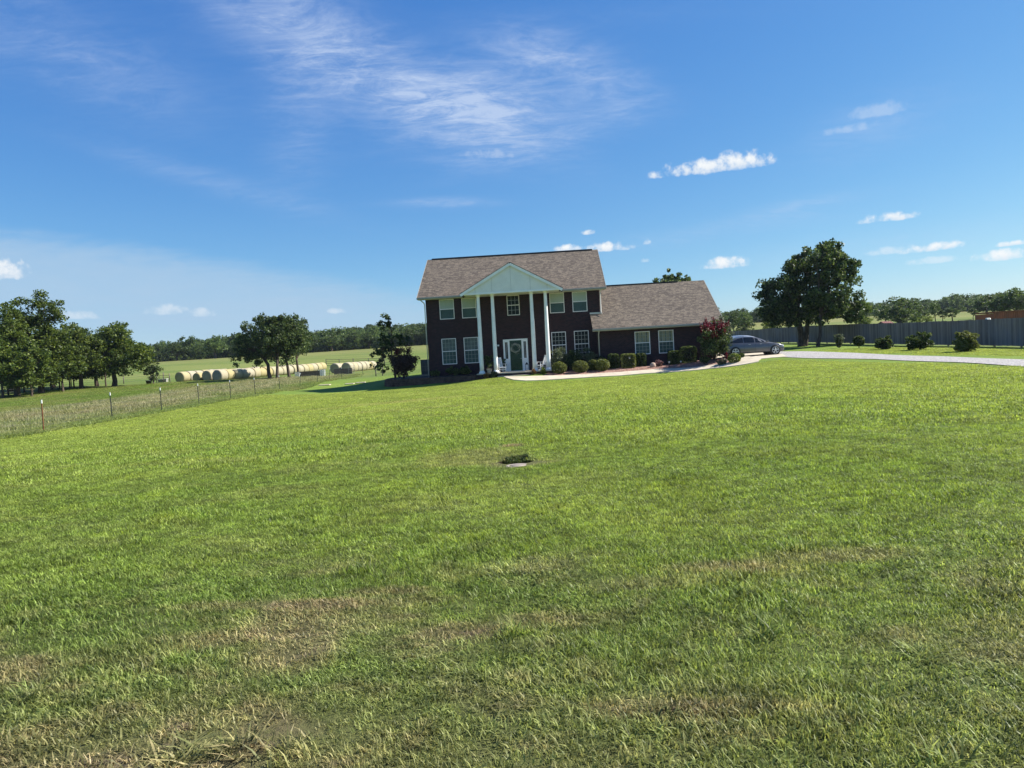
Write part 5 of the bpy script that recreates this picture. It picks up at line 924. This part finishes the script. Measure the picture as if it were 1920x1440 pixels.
ft(FB, 1688, 125, 556, 'big dark rounded tree beyond the middle of the board fence', 86); ft(FB, 1722, 135, 573, 'lower rounded tree right of the big dark one beyond the fence', 50); ft(FA, 1660, 140, 572, 'dark tree left of the big rounded one beyond the fence', 46); ft(FC, 1754, 130, 567, 'small thin trunked tree standing alone in the pasture', 26); ft(FC, 1768, 128, 580, 'small bushy tree beside the leaning one in the pasture', 22)
ft(FC, 1787, 126, 574.5, 'small pale green leaning tree in the pasture', 34, tilt=.18); ft(FC, 1825, 150, 577, 'thin trunked tree just left of the rusty container', 20); ft(FA, 1852, 160, 550, 'wide tree behind the rusty container', 66); ft(FA, 1878, 128, 547, 'tree showing above the left half of the rusty container', 50); ft(FA, 1905, 125, 537, 'tall dark tree behind the rusty container at the right edge', 60); ft(FB, 1945, 120, 535, 'tall dark tree cut off by the right edge', 70)
ft(FA, 1376, 150, 585, 'dark round tree just right of the garage roof end', 34); ft(FB, 1397, 140, 594, 'dark shrubby tree right of the garage roof end', 40); ft(FD, 1443, 118, 601.5, 'bright light green bush above the board fence', 40); ft(FA, 1395, 170, 583, 'dark tree behind the shrubby one by the garage roof', 40); ft(FD, 1622, 112, 594, 'light green low tree beyond the fence beside the large tree', 40); ft(FD, 1736, 118, 592, 'low green bush beyond the fence below the small trees', 30); ft(FA, 1610, 150, 585, 'olive tree partly hidden behind the large double-trunked tree', 40)
# rusty container and red shed roof
x, y, z = at(1847, 60); e = empty('shipping_container', (x, y, z), 0, 'rusty orange corrugated container behind the board fence', 'container'); q = MB(); n = 80; L = 12.2; V = []
for k in range(n * 4 + 1):
    a = k / 4 * L / n; dy = (0, .03, .03, 0)[k % 4]; V += [(a, -1.22 + dy, .1), (a, -1.22 + dy, 2.55)]
m = len(V) // 2; q.add(V, [(2 * k, 2 * k + 2, 2 * k + 3, 2 * k + 1) for k in range(m - 1)]); q.box(0, L, -1.18, 1.22, .1, 2.5); e.location[2] -= .42; q.build('wall', M_['orange'], e)
q = MB(); q.box(-.02, L + .02, -1.27, 1.25, 2.551, 2.66); q.box(-.02, L + .02, -1.27, 1.25, 0, .099); [q.box(a - .06, a + .06, -1.28, -1.2, .1, 2.55) for a in (0.04, L - .04)]; q.build('frame_rail', M_['rust'], e)
x, y, z = at(1661, 76); e = empty('shed', (x, y, z - .2), .2, 'small shed with faded red metal roof just above the board fence', 'shed'); q = MB(); q.box(-.45, .45, -.8, .8, 0, 1.55); q.build('wall', M_['post'], e); q = MB(); slab(q, (-.6, -1, 1.5), (.6, -1, 1.5), (.6, 0, 1.98), (-.6, 0, 1.98), .05); slab(q, (-.6, 0, 1.98), (.6, 0, 1.98), (.6, 1, 1.5), (-.6, 1, 1.5), .05); [q.bar((-.55 + k * .22, -1.0, 1.52), (-.55 + k * .22, 0, 2.0), .03, .04) for k in range(6)]; q.build('roof', M_['redroof'], e)
x, y, z = at(1852, 57.5)
for px, lb in ((1851.5, 'white plastic jug on the rail by the rusty container'), (1855.5, 'second white jug standing right of the other by the container')):
    x, y, z = at(px, 58.2); e = empty('white_barrel', (x, y, z), 0, lb.replace('jug on the rail', 'barrel standing').replace('second white jug', 'second white barrel').replace('white plastic barrel', 'tall white plastic barrel'), 'barrel', 'white barrels by the rusty container'); MB().lathe([(.12, 0), (.14, .1), (.14, 1.62), (.1, 1.72)], 12).build('body', M_['white'], e); MB().lathe([(.1, 1.72), (.105, 1.77), (.04, 1.79)], 10).build('lid', M_['blind'], e)
# treeline individuals + woodland masses
rt = np.random.default_rng(61); k = 0
for px, lb in ((262, 'treeline tree just above the small scrawny cedar'), (298, 'treeline tree above the small dark pipe gate'), (334, 'treeline tree above the near end of the leftmost bale row'), (370, 'treeline tree above the near end of the low second bale row'), (406, 'treeline tree just left of the oak clump crowns, above the longest bale row'), (442, 'treeline tree peeping out at the left edge of the oak clump crowns'), (478, 0), (514, 0), (550, 0), (586, 'treeline tree peeping out at the right edge of the oak clump crowns'), (622, 'treeline tree above the far end of the longest bale row'), (658, 'treeline tree above the near end of the small right bale rows'), (694, 'treeline tree above the far end of the small right bale rows'), (730, 'treeline tree directly behind the scraggly young tree'), (766, 'treeline tree between the scraggly young tree and the house'), (799, 'treeline tree touching the left wall edge of the house')):
    p = px + rt.normal() * 4; Y = 240 + rt.random() * 12 + (0 if p < 640 else 4); ms = (FA, FB)[k % 2]; s = .84 + rt.random() * .2; k += 1
    pt(ms, p, Y, lb or 'treeline tree mostly hidden behind the oak clump among the bales', 'treeline trees across the left pasture', name='tree', s=(s * 1.2, s * 1.2, s * .8), rz=rt.random() * 6)
pts = []; 
def band(p0, p1, Y0, Y1, dY, sp, hs=1.):
    Y = Y0
    while Y < Y1:
        step = sp / Y * FPX; p = p0 + rt.random() * step
        while p < p1:
            yy = Y + rt.normal() * dY * .35; x = (p - 960) / FPX * yy; pts.append((x, yy, hs * (.75 + .5 * rt.random()))); p += step * (.6 + .8 * rt.random())
        Y += dY
band(-400, 1000, 256, 345, 10, 6.0, .82); band(-400, 250, 240, 252, 10, 6.5, .93); band(1000, 1340, 290, 330, 12, 7.5, .95); band(1340, 1790, 288, 470, 11, 5.6, .66); band(1790, 2300, 265, 470, 11, 5.6, .68); band(-400, 1300, 500, 520, 10, 9, 1.1); band(560, 800, 300, 420, 14, 7., 1.05)
pts = np.array(pts); z = gza(pts[:, 0], pts[:, 1]); n = len(pts); P = np.stack([pts[:, 0], pts[:, 1], z - .2], 1); rot = np.zeros((n, 3)); rot[:, 2] = rt.random(n) * 6.28; sc = np.repeat(pts[:, 2:3], 3, 1) * np.array([1.08, 1.08, 1.]) 
vm = []
for ms in (FA, FB):
    for sd in (0, 1):
        rgx = np.random.default_rng(70 + sd + (5 if ms is FB else 0)); C, R = crown_clumps([(0, 0, 4.9, 3.7, 3.6, 3.2), (1.8, .5, 2.6, 3., 2.8, 2.6), (-1.7, -.4, 2.4, 3., 2.8, 2.6), (rgx.normal(), rgx.normal(), 7.2, 2.1, 2.1, 1.2)], 84, rgx, 1.0, .6); V, F = leafcloud(C, R, 26, .34, rgx); vm.append(np_mesh('woodland_crown', V, F, M_['wood_']))
scatter('woodland', P, rot, sc, rt.integers(0, 4, n), vm, 'distant wooded ridge reading as one dark green mass', 'woodland')

# ================================================================== METER PIT
o_ = gz(0, 10.1); e = empty('meter_cover', (.03, 10.12, o_ - .03), 0, 'round pale concrete cover set in the lawn in front of the weedy hole', 'utility cover')
MB().lathe([(.19, -.05), (.19, .02), (.18, .03), (.135, .03), (.13, .01)], 32).build('ring', M_['conc2'], e); MB().lathe([(.122, -.05), (.122, .024), (.11, .034), (.02, .038)], 28).build('lid', M_['conc2'], e)
e = empty('hole_weeds', (.02, 10.78, gz(0, 10.78) - .2), 0, 'dark tangle of weeds growing in the small hole in the lawn', 'weeds')
rg = np.random.default_rng(8); u = rg.random((90, 2)) * 6.28; C = np.stack([.22 * np.cos(u[:, 0]) * rg.random(90) ** .5, .16 * np.sin(u[:, 0]) * rg.random(90) ** .5 + .26, 0.02 + .15 * rg.random(90)], 1); V, F = leafcloud(C, np.full(90, .05), 12, .016, rg); link_mesh('foliage', np_mesh('hole_foliage', V, F, M_['hedge']), e)

# ================================================================== GRASS
def inside_hard(x, y):
    h = ((x - 0) / .40) ** 2 + ((y - 10.75) / .56) ** 2 < 1; h |= (x - .015) ** 2 + (y - 10.1) ** 2 < .36 ** 2
    for cx, cy_, rx, ry in ((-1.36, 4.12, .22, .15), (-1.75, 4.72, .38, .05), (-1.05, 4.92, .28, .05), (1.1, 5.0, .35, .06), (2.0, 5.25, .4, .07), (-3.0, 4.4, .5, .06), (.4, 4.75, .25, .04)): h |= ((x - cx) / rx) ** 2 + ((y - cy_) / ry) ** 2 < 1
    return h
Wn = np.array(WN); 
def lawn_edge(x): return np.interp(x, Wn[:, 0], Wn[:, 1], left=55.6, right=49.3)
def grid(sp, y0, y1, k, off, rgx):
    xs = np.arange(-60, 60, sp); ys = np.arange(y0, y1, sp); X, Y = np.meshgrid(xs, ys); X = X.ravel() + rgx.uniform(-.5, .5, X.size) * sp; Y = Y.ravel() + rgx.uniform(-.5, .5, Y.size) * sp
    m = (np.abs(X) < k * Y + off); return X[m], Y[m]
rg = np.random.default_rng(77)
va = [blades(700, .30, .030, .0050, 100 + k, M_['lawn'], lean=1.1) for k in range(5)] + [blades(420, .30, .042, .0066, 110 + k, M_['lawn'], lean=1.2) for k in range(2)] + [blades(90, .12, .08, .0065, 120, M_['lawn'], lean=1.1), blades(60, .08, .095, .008, 121, M_['lawn'], lean=1.3)]
vb = [blades(520, .58, .050, .011, 130 + k, M_['lawn'], lean=.9) for k in range(5)]
X, Y = grid(.26, 1.2, 13.5, .80, 1.2, rg); dens = np.clip(1.15 - (Y - 9) / 6., .35, 1); m = ~inside_hard(X, Y) & (rg.random(len(X)) < dens); X, Y = X[m], Y[m]
n = len(X); rv = slope_euler(X, Y, rg); ix = rg.integers(0, 7, n); tall = rg.random(n) < .05 * np.clip((6 - Y) / 3, 0, 1) + .003; ix[tall] = rg.integers(7, 9, tall.sum()); s = .7 + .5 * rg.random(n)
patch = np.sin(X * 2.3 + 1.3 * np.sin(Y * 1.7)) * np.sin(Y * 2.1 + np.sin(X * 1.1)); hs = s * (1 + .4 * patch); sc = np.stack([s, s, hs], 1)
P1 = np.stack([X, Y, gza(X, Y, True)], 1)
X, Y = grid(.62, 12, 56, .78, 3, rg); m = (Y < lawn_edge(X) - .75) & (X > -19.6) & (X < 18.3) & ~((X > 15.5) & (Y < 10)); m |= (X > 24.2) & (X < 31.0) & (Y > 30) & (Y < 66); X, Y = X[m], Y[m]
n2 = len(X); rv2 = slope_euler(X, Y, rg); s2 = .8 + .4 * rg.random(n2); P2 = np.stack([X, Y, gza(X, Y)], 1); sc2 = np.stack([s2, s2, s2 * (.8 + .4 * rg.random(n2))], 1); ix2 = 9 + rg.integers(0, 5, n2)
scatter('lawn_grass', np.concatenate([P1, P2]), np.concatenate([rv, rv2]), np.concatenate([sc, sc2]), np.concatenate([ix, ix2]), va + vb, 'short mown lawn grass, patchy and dry in the foreground', 'grass')
vp = [blades(420, .75, .22, .016, 150 + k, M_['past'], lean=.8) for k in range(4)] + [blades(380, .75, .31, .018, 160 + k, M_['past'], lean=.55) for k in range(2)]
X, Y = grid(1.05, 14, 96, .78, 3, rg); m = (X < -20.3) & (X > -66); X, Y = X[m], Y[m]; x2 = rg.uniform(-17.3, -9, 260); y2 = rg.uniform(61, 74, 260); X = np.r_[X, x2[:0]]; Y = np.r_[Y, y2[:0]]
fy = np.arange(14, 92, .55); X = np.r_[X, -20.05 + rg.normal(size=len(fy)) * .1]; Y = np.r_[Y, fy]; n = len(X)
rv = slope_euler(X, Y, rg); s = .7 + .6 * rg.random(n); tallb = (X > -34) & (X < -22.5); ix = np.where(tallb, rg.integers(2, 6, n), rg.integers(0, 4, n)); hs = s * np.where(tallb, 1.0, .62)
scatter('pasture_grass', np.stack([X, Y, gza(X, Y)], 1), rv, np.stack([s, s, hs], 1), ix, vp, 'taller unmown pasture grass with beige seed heads beyond the wire fence', 'grass')

# ================================================================== AIR
mh, Nh = mat('haze'); pv = Nh.new('ShaderNodeVolumePrincipled', {'Color': (.72, .84, 1., 1), 'Density': .0001, 'Anisotropy': .2}); Nh.l.new(pv.outputs[0], Nh.out.inputs['Volume'])
hz = MB().box(-700, 700, -60, 640, -12, 42).build('haze', mh); tag(hz, 'thin bluish summer haze over the far pasture', 'haze', kind='stuff')
